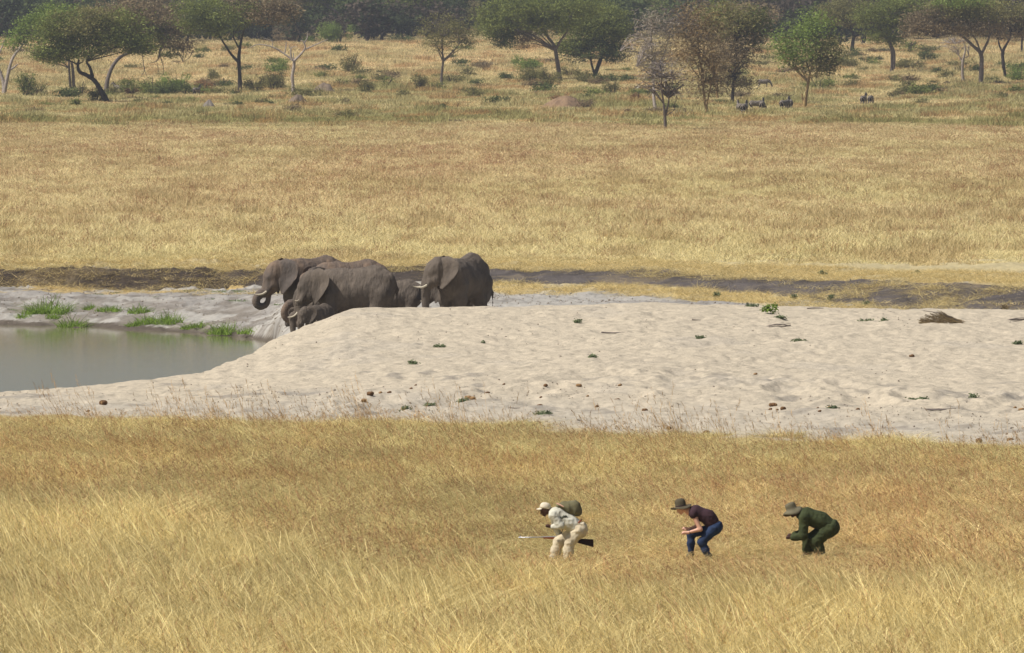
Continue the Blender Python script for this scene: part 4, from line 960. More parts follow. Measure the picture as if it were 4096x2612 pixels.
tree(C3(1893, 1062), [L3((1895, 1062, 1.6), (1890, 960, 1.8), (1870, 850, 1.0), (1860, 640, .8), (1800, 440, .6), (1760, 280, .4)), L3((1895, 950, 1.0), (1935, 780, .7), (1980, 560, .5), (1900, 300, .3)), L3((1880, 900, .8), (1820, 420, .4), (1840, 240, .3))],
     O3((1800, 250, 210, 220), (1850, 520, 250, 180), (1900, 790, 170, 110), (1720, 400, 120, 150), (1960, 700, 160, 90)), 'tan', 'yellow', "feathery tan tree with yellowish branches forking from a dark low trunk", cover=1.3, ls=.5, aspect=.22, nbr=60, gap=.34, clump=.7, flatz=.8, twig=.05)
tree(C3(1992, 920), [L3((1995, 925, 1.6), (1990, 800, 1.3), (1990, 650, 1.1), (2020, 480, .8), (2010, 300, .5))], O3((2020, 330, 180, 200), (2060, 560, 150, 150), (1960, 120, 200, 120)), {'tan': [0, 1], 'green': [2]}, 'yellow', "yellow barked tree half hidden between the feathery tan tree and the dark trunk", cover=1.2, ls=.5, aspect=.25, nbr=40, clump=.7, flatz=.8)
tree(C3(2130, 962), [L3((2130, 962, 2.0), (2135, 840, 1.6), (2150, 680, 1.4), (2160, 520, 1.1), (2170, 350, .8)), L3((2145, 650, .8), (2230, 520, .5)), L3((2150, 600, .8), (2080, 500, .5))],
     O3((2150, 180, 260, 190), (2210, 420, 200, 160), (2130, 560, 190, 120), (2230, 740, 110, 100), (2330, 250, 150, 200), (2080, 730, 110, 60)), {'brown': [1, 2, 3, 5], 'olive': [0], 'dark': [4]}, 'dark', "tall dusky brown tree with a straight dark trunk left of the zebras", cover=2.1, ls=.45, aspect=.35, nbr=40, clump=.7, flatz=.6)
tree(C4(475, 957), [L4((475, 957, 2.1), (485, 880, 1.8), (500, 780, 1.5), (520, 660, 1.2), (530, 620, 1.0), (560, 500, .6)), L4((475, 900, 1.2), (462, 860, 1.0), (455, 815, .9)), L4((525, 640, .7), (480, 450, .4)), L4((535, 620, .4), (570, 625, .3), (585, 680, .2))],
     O4((330, 330, 140, 110), (560, 220, 170, 120), (480, 420, 260, 130), (680, 440, 150, 130), (560, 560, 190, 90), (720, 560, 130, 60), (330, 500, 120, 70)), {'bright': [0, 1, 2, 6], 'olive': [3, 4, 5]}, 'yellow', "light green fever tree with a golden trunk and a broken stub, beside the zebras", cover=2.2, ls=.36, clump=.7, flatz=.8, gap=.32)
tree(C4(893, 462), [L4((893, 470, 2.1), (900, 390, 1.8), (912, 300, 1.5), (890, 270, .9)), L4((915, 320, 1.0), (945, 300, .7), (970, 285, .4))],
     O4((720, 120, 150, 100), (860, 150, 180, 100), (1000, 90, 150, 90), (820, 60, 200, 70)), 'olive', 'dark', "grey green acacia with a stout dark trunk behind the fever tree", cover=2.2)
tree(C4(1242, 645), [L4((1242, 648, 1.6), (1248, 540, 1.6), (1245, 440, 1.6), (1210, 340, 1.3), (1180, 280, .9)), L4((1262, 600, 1.1), (1268, 480, 1.3), (1250, 400, 1.0)), L4((1200, 300, .8), (1240, 240, .6))],
     O4((1060, 130, 160, 120), (1230, 100, 220, 120), (1430, 80, 170, 110), (1130, 300, 150, 80), (1260, 340, 90, 70), (1350, 200, 110, 80)), 'green', 'grey', "large soft green acacia with a double grey trunk", cover=2.5)
tree(C4(1875, 738), [L4((1880, 740, 1.5), (1865, 640, 1.3), (1868, 530, 1.1), (1890, 430, .7), (1870, 350, .4)), L4((1868, 550, .8), (1845, 500, .6), (1830, 480, .3)), L4((1880, 500, .6), (1920, 490, .3)), L4((1850, 520, .5), (1800, 380, .3))],
     O4((1790, 380, 130, 70), (1890, 380, 70, 60)), 'grey', 'pale', "small bare grey tree in front of the big umbrella acacia", "bare_tree", cover=.45, ls=.5, aspect=.16, nbr=34, twig=.045)
tree(C4(2250, 688), [L4((2248, 688, 1.6), (2225, 560, 1.7), (2220, 450, 1.6), (2260, 370, 1.1), (2290, 320, .7)), L4((2218, 460, 1.1), (2190, 390, .9), (2180, 340, .6)), L4((2215, 580, .8), (2235, 640, .7), (2240, 688, .7))],
     O4((2180, 110, 210, 110), (2330, 230, 180, 110), (2230, 290, 130, 60), (2460, 120, 180, 140)), {'brown': [1, 2], 'olive': [0, 3]}, 'dark', "brown umbrella acacia at the right edge with a slightly curved dark trunk", cover=2.6)
tree(C4(2028, 750), [L4((2026, 752, 2.5), (2032, 620, 2.3), (2028, 470, 2.3), (1960, 400, 1.6), (1850, 305, 1.2), (1750, 290, .9), (1610, 322, .5)), L4((2030, 470, 1.6), (2075, 380, 1.2), (2100, 320, .8)), L4((2025, 470, 1.2), (1990, 360, .8), (1930, 280, .6))],
     O4((1450, 240, 110, 90), (1560, 150, 180, 110), (1780, 90, 250, 100), (1990, 100, 220, 120), (1750, 220, 260, 90), (2010, 240, 190, 90), (1850, 20, 250, 60)), {'brown': [0, 1, 4, 5], 'olive': [2, 3], 'bright': [6]}, 'grey', "largest brown umbrella acacia with a thick grey trunk on the right", cover=3.0, gap=.28)
tree(C4(2385, 480), [L4((2385, 480, 1.2), (2388, 380, 1.0), (2392, 300, .8))], O4((2380, 230, 90, 90)), 'olive', 'dark', "slim acacia at the far right edge behind the others", cover=2.0)
# pale-trunked and leafy trees at the foot of the wooded slope
bgt = [
 (C2(955, 235), L2((955, 240, .9), (950, 190, .7), (920, 130, .5), (860, 100, .3)), [(950, 60, 200, 70), (800, 80, 120, 60)], 'olive', 'pale', "pale trunked tree at the foot of the wooded slope"),
 (C2(1235, 250), L2((1235, 255, .9), (1245, 190, .7), (1240, 100, .5), (1280, 50, .3)), [(1260, 60, 120, 40)], 'grey', 'pale', "bleached tree at the foot of the slope, right of the pale trunked one"),
 (C2(500, 200), L2((495, 205, .7), (520, 150, .5), (470, 90, .3)), [(520, 70, 170, 90)], 'brown', 'grey', "dusky tree behind the dead bleached tree"),
 (C2(1460, 245), L2((1460, 248, .8), (1465, 200, .7), (1430, 150, .4)), [(1480, 110, 150, 90), (1600, 70, 150, 70)], 'dark', 'dark', "dark tree left of the small rounded acacia"),
 (C2(2330, 440), L2((2335, 440, .9), (2340, 380, .7), (2330, 300, .5)), [(2300, 330, 110, 90), (2180, 260, 110, 90)], 'green', 'dark', "low green tree behind the wide acacia at its left side"),
 (C4(1400, 470), L4((1400, 475, .7), (1405, 440, .6), (1400, 400, .4)), [(1410, 410, 75, 55)], 'green', 'dark', "low green tree under the edge of the brown umbrella acacia"),
 (C4(30, 420), L4((25, 425, 1.2), (40, 300, .9), (60, 180, .6)), [(60, 120, 190, 100), (0, 380, 130, 90)], 'brown', 'dark', "dark brown tree behind the tall dusky tree near the zebras"),
 (C4(260, 260), L4((260, 262, .9), (270, 200, .7), (230, 150, .4)), [(250, 110, 200, 90)], 'brown', 'dark', "brown tree high behind the fever tree"),
 (C3(1180, 330), L3((1110, 290, .9), (1140, 250, .8), (1190, 225, .6), (1250, 228, .3)), [(1050, 60, 250, 70), (1300, 60, 220, 80)], 'green', 'dark', "green tree behind the leafless grey tree with a dark side limb"),
 (C1(60, 330), L1((60, 335, .8), (65, 280, .6), (60, 220, .4)), [(60, 260, 90, 60), (240, 150, 110, 60)], 'brown', 'dark', "purplish brown tree far behind the left edge"),
]
for base, lm, lb, lf, bk, lab in bgt:
    f = O2 if base[0] < 510 and base[0] >= 250 else (O1 if base[0] < 250 else (O4 if base[0] >= 750 else O3))
    tree(base, [lm], f(*lb), lf, bk, lab, cover=2.0, nbr=16, dmin=1500, ls=.4, group="trees at the foot of the wooded slope")
# more canopy along the foot of the slope: whole-tree copies
src_ = [o for o in list(COL.objects) if o.name.startswith("acacia_tree") and o.get("group") is None]
pick = [src_[i % len(src_)] for i in (1, 4, 6, 12, 14, 17, 3, 6, 15, 1, 12, 4, 17, 14, 3, 6, 15, 1)]
where = [("beyond the leaning acacia", 108, 43), ("beyond the brown umbrella crown", 172, 38), ("left of the tall dark trunk", 205, 41), ("right of the tall dark trunk", 268, 37), ("above the dead bleached tree", 302, 34), ("between the dead tree and the crest bushes", 345, 36), ("above the crest bushes", 378, 33), ("right of the crest bushes", 412, 36), ("just left of the wide green acacia", 478, 37),
 ("behind the wide green acacia", 520, 33), ("behind the leafless grey tree", 632, 38), ("behind the feathery tan tree", 668, 34), ("behind the dusky brown tree", 748, 38), ("left of the fever tree's top", 778, 34), ("right of the fever tree", 838, 36), ("between the two big right hand acacias", 905, 38), ("behind the largest umbrella acacia", 955, 35), ("behind the right edge acacia", 1012, 37)]
for i, (o, (wh, px_, py_)) in enumerate(zip(pick, where)):
    x0, d, z0 = on_ray(px_, py_, dmin=1700); rr = np.random.RandomState(i)
    c = copy_tree(o, (x0, d, z0 - .1), rr.uniform(-.5, .5) + math.pi * (i % 2), rr.uniform(.72, .98)); tag(c, "distant acacia " + wh, "tree", "distant acacias at the foot of the slope")

# bushes: crop function, foot x, foot y, half width, height, leaf, label
B_ = [
 (C1, 235, 890, 95, 210, 'green', "tall leafy bush right of the pale forked tree"), (C1, 370, 885, 70, 110, 'olive', "dark olive bush beside the tall leafy one at the left"),
 (C1, 620, 905, 85, 100, 'olive', "olive bush at the foot of the twin grey trunks"), (C1, 745, 875, 60, 110, 'olive', "olive bush right of the twin grey trunks"),
 (C1, 875, 945, 75, 140, 'olive', "olive bush touching the leaning dark trunk"), (C1, 715, 985, 50, 60, 'green', "small low bush in front of the leaning acacia"),
 (C1, 1025, 905, 60, 120, 'olive', "bush right of the leaning dark trunk"), (C1, 1260, 870, 120, 150, 'green', "broad green bush, left end of the long thicket"),
 (C1, 1400, 880, 120, 150, 'green', "broad green bush in the middle of the long thicket"), (C1, 1620, 868, 135, 190, 'bright', "brightest round green bush of the long thicket"),
 (C1, 1520, 885, 110, 120, 'dark', "dark low bush in front of the bright round one"), (C1, 1700, 880, 55, 120, 'dark', "dark bush closing the thicket at its right end"),
 (C1, 1215, 890, 50, 85, 'red', "rusty dry shrub in front of the thicket"), (C1, 1870, 860, 80, 100, 'red', "rusty shrub left of the tall acacia trunk"),
 (C1, 1950, 745, 60, 90, 'olive', "pale olive bush behind the rusty shrub"), (C1, 2045, 805, 85, 75, 'dark', "flat dark bush left of the straight dark trunk"),
 (C1, 2175, 872, 50, 60, 'dark', "small dark bush at the foot of the straight dark trunk"), (C1, 2350, 850, 80, 140, 'olive', "olive bush right of the straight dark trunk"),
 (C2, 250, 678, 88, 115, 'bright', "round bright bush left of the dead bleached tree"), (C2, 215, 832, 110, 165, 'olive', "dark shaggy bush left of the dead tree's foot"),
 (C2, 20, 830, 70, 110, 'olive', "low bush between the tall acacia and the shaggy bush"), (C2, 840, 805, 62, 80, 'green', "green bush right of the earth mound"),
 (C2, 1050, 865, 78, 115, 'olive', "dark based olive bush in the middle of the grass"), (C2, 1258, 812, 65, 90, 'green', "neat green bush left of the small rounded acacia"),
 (C2, 1550, 838, 75, 130, 'olive', "brownish bush left of the rounded acacia's foot"), (C2, 1720, 835, 70, 70, 'green', "low green bush at the rounded acacia's foot"),
 (C2, 930, 672, 95, 170, 'olive', "grey green bush high on the golden slope"), (C2, 1850, 775, 95, 100, 'olive', "pale bush right of the rounded acacia's trunk"),
 (C2, 2310, 965, 80, 70, 'dark', "dark flat bush in open grass left of the brown mound"), (C2, 2355, 745, 50, 60, 'dark', "small dark bush below the wide green acacia"),
 (C2, 2130, 650, 110, 80, 'brown', "brown thorny thicket behind the pale bush"), (C2, 2000, 705, 80, 75, 'olive', "low pale thicket behind the rounded acacia"),
 (C2, 95, 965, 50, 60, 'olive', "small olive bush in front of the shaggy bush"), (C2, 420, 1035, 60, 60, 'brown', "brown tussock in front of the earth mound"),
 (C2, 875, 968, 55, 60, 'brown', "brown tussock in open grass right of the mounds"), (C2, 2050, 905, 90, 95, 'olive', "wide olive bush in front of the pale bush"),
 (C2, 1778, 1015, 45, 50, 'dark', "small dark bush nearest below the rounded acacia"), (C2, 1400, 895, 60, 60, 'olive', "low olive bush in front of the brownish bush"),
 (C2, 805, 400, 130, 175, 'bright', "bright green bush at the top of the golden slope"), (C2, 1090, 370, 150, 200, 'dark', "dark bush with a green top on the crest"), (C2, 1050, 300, 110, 150, 'bright', "lush green bush behind the dark crest bush"),
 (C2, 1390, 400, 90, 80, 'dark', "dark green bush on the crest right of the others"), (C2, 380, 390, 160, 200, 'brown', "large brown thicket behind the dead tree"), (C2, 540, 395, 70, 60, 'bright', "green bush right behind the dead tree's limbs"),
 (C3, 275, 660, 130, 125, 'bright', "leafy bright bush below the wide green acacia"), (C3, 135, 610, 45, 60, 'bright', "small bright bush beside the leafy bright one"),
 (C3, 50, 742, 50, 60, 'dark', "dark little bush left of the leafy bright bush"), (C3, 300, 765, 110, 140, 'olive', "olive thicket left of the grey forked trunk"),
 (C3, 470, 795, 90, 150, 'olive', "olive thicket touching the grey forked trunk"), (C3, 640, 720, 95, 110, 'olive', "olive bush between the two big trunks"),
 (C3, 780, 770, 70, 80, 'olive', "low bush at the foot of the dense dark tree"), (C3, 960, 765, 85, 90, 'dark', "dark bush right of the dense tree's foot"),
 (C3, 1035, 875, 75, 120, 'olive', "olive bush in front of the dark bush"), (C3, 1160, 755, 80, 60, 'dark', "dark bush left of the leafless grey tree"),
 (C3, 1262, 945, 42, 90, 'red', "narrow rusty shrub left of the leafless grey tree"), (C3, 2210, 905, 90, 60, 'brown', "brown thorn scrub in the shade by the dusky tree"),
 (C4, 610, 795, 115, 115, 'green', "green bush right of the golden trunk"), (C4, 885, 528, 70, 95, 'dark', "dark bush at the stout dark trunk"),
 (C4, 1022, 552, 42, 62, 'dark', "small dark bush left of the double grey trunk"), (C4, 1125, 540, 40, 40, 'dark', "tiny dark bush beside the double grey trunk"),
 (C4, 1555, 555, 80, 110, 'dark', "round dark bush below the umbrella acacia's left limb"), (C4, 1260, 725, 70, 55, 'olive', "low bush in front of the double grey trunk"),
 (C4, 1395, 772, 62, 62, 'olive', "olive tussock right of the double grey trunk"), (C4, 1600, 820, 75, 62, 'bright', "bright low bush in open grass on the right"),
 (C4, 1265, 872, 55, 60, 'olive', "olive tussock right of the zebra pair"), (C4, 1620, 655, 55, 62, 'dark', "dark bush left of the small bare grey tree"),
 (C4, 1812, 645, 42, 62, 'dark', "dark bush touching the small bare grey tree"), (C4, 1972, 645, 42, 70, 'dark', "dark bush left of the thick grey trunk"),
 (C4, 2370, 722, 90, 112, 'bright', "bright green bush at the right edge"), (C4, 2240, 882, 62, 62, 'olive', "olive bush in open grass near the right edge"),
 (C4, 2122, 732, 46, 46, 'dark', "little dark bush right of the thick grey trunk"), (C4, 1400, 625, 110, 100, 'olive', "hazy olive bush behind the double grey trunk"),
 (C4, 320, 885, 90, 50, 'brown', "brown scrub behind the middle zebras"), (C4, 850, 600, 100, 80, 'olive', "olive scrub right of the fever tree"), (C4, 1760, 812, 55, 45, 'olive', "flat olive bush below the small bare grey tree"),
]
for f, x, y, hw, hh, lf, lab in B_:
    kk = K4 if f is C4 else K; b = f(x, y); x0, d, z0 = on_ray(*b, dmin=1000); s = F / d
    root = empty("bush", (x0, d, z0 - .05)); tag(root, lab, "bush", "bushes dotted over the savanna")
    W_ = hw * kk / s * 1.3; H_ = hh * kk / s * 1.25 + .25; r = np.random.RandomState(int(x + y)); lb = []
    for i in range(9):
        a = r.uniform(-1, 1); hk = r.uniform(.22, .55); lb.append((a * W_ * .75, r.uniform(-.5, .5) * W_, H_ * hk, W_ * r.uniform(.22, .5), W_ * .5, H_ * min(hk, r.uniform(.25, .45))))
    twiggy = lf in ('brown', 'red')
    v_, q_ = leaves(lb, 1.3, .24 if not twiggy else .4, int(x * 7 + y), .34, .55 if not twiggy else .25, .34, .6, .4); o = obj("foliage", mesh_np("foliage", v_, q_), LG[lf], root)
    ps = []
    for i in range(9):
        a = r.uniform(-1, 1) * W_ * .7; b2 = r.uniform(-.5, .5) * W_; ps.append(smooth_path([(a * .15, b2 * .15, 0, .06), (a * .5, b2 * .5, H_ * .4, .04), (a, b2, H_ * r.uniform(.6, .9), .02)], 3))
    v_, q_ = tubes(ps, 5); obj("stem", mesh_np("stem", v_, q_, True), BK['dark'], root)

scr = []
for i, key in enumerate(('olive', 'green', 'dark', 'brown', 'tan', 'olive')):
    rr = np.random.RandomState(60 + i); lb = []
    for j in range(7): hk = rr.uniform(.25, .6); lb.append((rr.uniform(-.6, .6), rr.uniform(-.5, .5), hk, rr.uniform(.5, .8), .7, min(hk, .4)))
    tw = key in ('brown', 'tan'); v_, q_ = leaves(lb, 1.1, .2 if not tw else .3, 90 + i, .3, .55 if not tw else .25, .26, .6, .4); me = mesh_np("low_scrub", v_, q_); me.materials.append(LG[key]); scr.append((me, key))
rq = np.random.RandomState(17)
adj = {'olive': "olive", 'green': "green", 'dark': "dark green", 'brown': "brown twiggy", 'tan': "straw coloured"}
zn = lambda x, y: ("on the golden slope" if y < 70 else "among the trees" if y < 100 else "near the edge of the plain") + (" at the left" if x < 250 else " left of the middle" if x < 500 else " right of the middle" if x < 760 else " at the right")
for i in range(280):
    px_ = rq.uniform(-20, 1044); py_ = rq.choice([rq.uniform(48, 75), rq.uniform(70, 100), rq.uniform(78, 124)])
    if vn(np.array([px_ / 70.]), np.array([py_ / 13.]))[0] < .34: continue
    if (730 < px_ < 812 and 92 < py_ < 122) or (848 < px_ < 882 and 92 < py_ < 118) or (750 < px_ < 775 and 78 < py_ < 96): continue
    x0, d, z0 = on_ray(px_, py_, dmin=1000); me, key = scr[rq.randint(0, 6)]; sc_ = rq.uniform(.6, 1.6) * (1.2 if py_ < 100 else .8)
    o = bpy.data.objects.new("low_scrub", me); o.location = (x0, d, z0); o.rotation_euler = (0, 0, rq.uniform(0, 6.28)); sh_ = rq.uniform(.7, 1.05); o.scale = (sc_ * 1.25, sc_, sc_ * sh_); link(o)
    tag(o, ("tiny " if sc_ < .85 else "small " if sc_ < 1.15 else "broad ") + adj[key] + (" flat" if sh_ < .85 else " upright") + " scrub tuft " + zn(px_, py_), "scrub", adj[key] + " scrub tufts " + zn(px_, py_))

# wooded hills far behind: one mass
def wood(seed, key, bark):
    r = np.random.RandomState(seed); lb = []
    for i in range(5): a = r.uniform(0, 6.28); q = r.uniform(0, 4); lb.append((q * math.cos(a), q * math.sin(a), r.uniform(4.5, 7.5), r.uniform(3, 4.8), r.uniform(3, 4.8), r.uniform(1.4, 2.4)))
    lb.append((0, 0, 3.0, 3.2, 3.2, 2.2))
    v1, q1 = leaves(lb, .8, .85, seed, .2, .6, 1.0, .5, .4)
    v2, q2 = tubes([smooth_path([(0, 0, 0, .35), (.3, .2, 3, .25), (r.uniform(-2, 2), r.uniform(-2, 2), 6, .1)], 3)], 5)
    me = mesh_np("wood_tree", np.concatenate([v1, v2]), np.concatenate([q1, q2 + len(v1)])); me.materials.append(LG[key]); me.materials.append(BK[bark])
    me.polygons.foreach_set("material_index", np.concatenate([np.zeros(len(q1), int), np.ones(len(q2), int)]).astype(np.int32)); return bpy.data.objects.new("wood_tree", me)
LG['wgreen'] = leafmat("far_green_leaves", (.12, .145, .055), (.06, .08, .03), .25); LG['wdark'] = leafmat("far_dark_leaves", (.065, .08, .038), (.035, .045, .022), .2); LG['wbrown'] = leafmat("far_brown_leaves", (.12, .095, .07), (.07, .055, .042), .2)
kinds = [wood(1, 'wgreen', 'dark'), wood(2, 'wdark', 'dark'), wood(3, 'wgreen', 'grey'), wood(4, 'wbrown', 'dark'), wood(5, 'wdark', 'dark'), wood(6, 'tan', 'grey')]
X, Y, U = sow(7500, 2010, 4600, -70, 1100); X2, Y2, U2 = sow(5200, 4600, 7000, -40, 1060); X = np.r_[X, X2]; Y = np.r_[Y, Y2]; U = np.r_[U, U2]
k = Y > 2080 + 260 * (fbm(X / 70, X * 0 + 3, 3) - .5) - 40; X, Y, U = X[k], Y[k], U[k]; n_ = len(X)
c_ = fbm(X / 60, Y / 180, 3); var = np.where(rng.rand(n_) < .55, np.clip((c_ - .3) / .4 * 4, 0, 3.99).astype(int), rng.randint(0, 5, n_)); var = np.where(rng.rand(n_) < .012, 5, var)
s_ = rng.uniform(.75, 1.35, n_) * np.where(Y > 4600, 1.5, 1)
scatter("woods", "dense dark woodland covering the far slopes", kinds, np.stack([X, Y, far_height(U, Y) - .3], 1), np.stack([0 * X, 0 * X, rng.uniform(0, 6.28, n_)], 1), np.stack([s_ * 1.1, s_ * 1.1, s_ * .95], 1), np.ones((n_, 3)), var)

# ------------------------------------------------------------------ zebras
zm, n, l, b = nt("zebra_coat"); b.inputs["Roughness"].default_value = .8; b.inputs["Specular IOR Level"].default_value = .15
tc = n.new("ShaderNodeTexCoord"); wv_ = n.new("ShaderNodeTexWave"); wv_.inputs["Scale"].default_value = 2.1; wv_.inputs["Distortion"].default_value = 2.2; wv_.inputs["Detail"].default_value = 1; wv_.inputs["Detail Scale"].default_value = .8
mp = n.new("ShaderNodeMapping"); mp.inputs["Rotation"].default_value = (0, .45, 0); l.new(tc.outputs["Object"], mp.inputs[0]); l.new(mp.outputs[0], wv_.inputs[0])
cr = n.new("ShaderNodeValToRGB"); cr.color_ramp.elements[0].position = .60; cr.color_ramp.elements[0].color = (.018, .014, .013, 1); cr.color_ramp.elements[1].position = .72; cr.color_ramp.elements[1].color = (.42, .36, .30, 1)
l.new(wv_.outputs[0], cr.inputs[0]); l.new(cr.outputs[0], b.inputs["Base Color"])
m_mane = mat("zebra_mane", (.02, .016, .014), .9)
def zebra_base(graze):
    g = SD((-1.25, -.5, -.05), (1.75, .5, 2.0), .035)
    g.ell((.0, 0, 1.0), (.72, .31, .34), .15); g.ell((-.52, 0, 1.05), (.36, .29, .33), .15); g.ell((.48, 0, 1.02), (.34, .25, .35), .15)
    for s in (-1, 1):
        g.path([(.55, s * .14, .85, .13), (.55, s * .15, .48, .06), (.54, s * .15, .07, .045)], .08); g.path([(-.60, s * .15, .9, .18), (-.56, s * .15, .62, .09), (-.68, s * .15, .45, .055), (-.64, s * .15, .07, .045)], .08)
    if graze: hp = [(.65, 0, 1.15, .21), (1.05, 0, .95, .15), (1.25, 0, .62, .12), (1.38, 0, .30, .085), (1.42, 0, .14, .07)]; ea = (1.16, 0, .82); mn = [(.6, 0, 1.38, .05), (.98, 0, 1.2, .06), (1.24, 0, .86, .05)]
    else: hp = [(.65, 0, 1.15, .21), (.88, 0, 1.42, .14), (1.0, 0, 1.62, .125), (1.25, 0, 1.50, .085), (1.40, 0, 1.40, .07)]; ea = (.98, 0, 1.72); mn = [(.5, 0, 1.38, .04), (.74, 0, 1.58, .06), (.92, 0, 1.78, .05)]
    g.path(hp, .08)
    for s in (-1, 1): g.cone((ea[0], s * .08, ea[2]), (ea[0] - .03, s * .11, ea[2] + .16), .045, .02, .03)
    g.path([(-.86, 0, 1.12, .04), (-.96, 0, .8, .03), (-.96, 0, .5, .045)], .03)
    me = g.mesh("body"); me.materials.append(zm); t = tubes([smooth_path(mn, 4)], 6); mm = mesh_np("mane", t[0], t[1], True); mm.materials.append(m_mane); return me, mm
ZM = [zebra_base(False), zebra_base(True)]
ZL = [(C4(115, 775), 1, 8, "zebra grazing alone higher up the slope, head to the right"),
 (C3(2196, 1052), 0, 100, "zebra seen from behind, leftmost of the herd by the dusky tree"), (C3(2243, 1054), 0, 74, "zebra with raised head right beside the leftmost one"),
 (C3(2345, 1022), 1, 15, "zebra standing side on in the middle pair, tail to the left"), (C4(108, 985), 0, 82, "zebra seen from behind at the right of the middle pair"),
 (C4(298, 975), 1, 60, "zebra standing left in the group of three before the golden trunk"), (C4(330, 970), 0, 80, "zebra in the middle of the group before the golden trunk"), (C4(352, 968), 0, 95, "zebra with raised head nearest the golden trunk"),
 (C4(998, 932), 0, 70, "left zebra of the separate pair on the right"), (C4(1060, 930), 1, 75, "right zebra of the separate pair, head down"),
 (C1(1805, 888), 0, 60, "lone zebra from behind at the right end of the left thicket"), (C1(1090, 862), 0, 150, "dark zebra in the shade between the leaning trunks and thicket"), (C1(1140, 862), 0, 40, "dark zebra in shade at the left end of the thicket")]
for (b_, po, ang, lab) in ZL:
    x0, d, z0 = on_ray(*b_, dmin=1000); r_ = empty("zebra", (x0, d, z0 - .02), R(ang), 1.08); tag(r_, lab, "zebra", "zebras grazing at the edge of the trees")
    ob = bpy.data.objects.new("body", ZM[po][0]); link(ob, r_); ob = bpy.data.objects.new("mane", ZM[po][1]); link(ob, r_)

# ------------------------------------------------------------------ earth mounds and rock
m_earth = mat("mound_earth", (.24, .18, .13), .95, (.15, .115, .085), 1.5, bump=1.0, bscale=4, dist=.1)
m_earth2 = mat("brown_earth", (.30, .20, .12), .95, (.17, .11, .07), 1.5, bump=1.0, bscale=4, dist=.1)
m_rock = mat("grey_rock", (.30, .26, .225), .95, (.17, .145, .125), 2.0, bump=1.0, bscale=4, dist=.1)
def mound(b, hw, hh, m, label, name, cat, peak=1.3, seed=0):
    x0, d, z0 = on_ray(*b, dmin=1000); s = F / d; W_, H_ = hw / s, hh / s; V = []; n, mrow = 40, 14
    for j in range(mrow):
        t = j / (mrow - 1)
        for i in range(n):
            a = 2 * math.pi * i / n; rr = W_ * (1 - t) ** .85 * (1 + .16 * math.sin(3 * a + seed) + .08 * math.sin(7 * a + seed)); V.append((math.cos(a) * rr + W_ * .12 * t * math.sin(seed), math.sin(a) * rr * .8, H_ * (t ** (1 / peak))))
    V = np.array(V); V += (vn3(V * 1.6 + seed)[:, None] - .5) * .5 * np.array([1, 1, .8]) * H_ * .4
    V[:n, 2] = -.3
    Q = [[j * n + i, j * n + (i + 1) % n, (j + 1) * n + (i + 1) % n, (j + 1) * n + i] for j in range(mrow - 1) for i in range(n)]
    tag(obj(name, mesh_np(name, V, np.array(Q), True), m, None, (x0, d, z0)), label, cat)
mound(C2(425, 962), 10.5, 11, m_earth, "reddish grey termite mound at the foot of the dead bleached tree", "termite_mound", "mound", seed=1)
mound(C2(690, 855), 12, 11, m_earth, "wide termite mound right of the dead bleached tree", "termite_mound", "mound", seed=4)
mound(C2(655, 945), 4, 4, m_earth, "small termite mound in the grass below the wide one", "termite_mound", "mound", seed=8)
mound(C1(1915, 995), 6.5, 9, m_rock, "grey weathered rock in the grass at the left", "rock", "rock", seed=3)
mound(C3(610, 1005), 24, 15, m_earth2, "broad brown earth mound overgrown with dry scrub", "termite_mound", "mound", seed=6)
for f, x, y, hw, hh, lf, lab in [(C3, 780, 1008, 90, 110, 'brown', "brown scrub on the right shoulder of the broad earth mound"), (C3, 560, 945, 130, 90, 'red', "rusty dry scrub on top of the broad earth mound")]:
    b = f(x, y); x0, d, z0 = on_ray(*b, dmin=1000); s = F / d; d -= 1; root = empty("bush", (x0, d, z0)); tag(root, lab, "bush", "bushes dotted over the savanna")
    W_ = hw * K / s; H_ = hh * K / s; v_, q_ = leaves([(0, 0, H_ * .5, W_, W_ * .7, H_ * .45)], 2.2, .4, int(x), .3, .25, .34, .6, .4); obj("foliage", mesh_np("foliage", v_, q_), LG[lf], root)
    v_, q_ = tubes([smooth_path([(0, 0, 0, .06), (W_ * a, 0, H_ * .5, .04), (W_ * a * 1.6, 0, H_ * .8, .02)], 3) for a in (-.5, -.2, .2, .5)], 5); obj("stem", mesh_np("stem", v_, q_, True), BK['dark'], root)
# a white bird on the rusty shrub
x0, d, z0 = on_ray(*C3(1258, 845), dmin=1000)
g = SD((-.5, -.3, -.1), (.5, .3, .8), .03); g.ell((0, 0, .38), (.24, .11, .12), .05, rot=.2); g.path([(.16, 0, .42, .06), (.26, 0, .58, .035), (.28, 0, .66, .045), (.36, 0, .65, .02)], .03); g.cone((0, .04, .3), (.02, .04, 0), .03, .025, .02); g.cone((0, -.04, .3), (-.03, -.04, 0), .03, .025, .02)
tag(obj("bird", g.mesh("bird"), mat("white_feathers", (.8, .78, .74), .8), None, (x0, d - 2, z0 + .3)), "small white bird above the narrow rusty shrub", "bird")

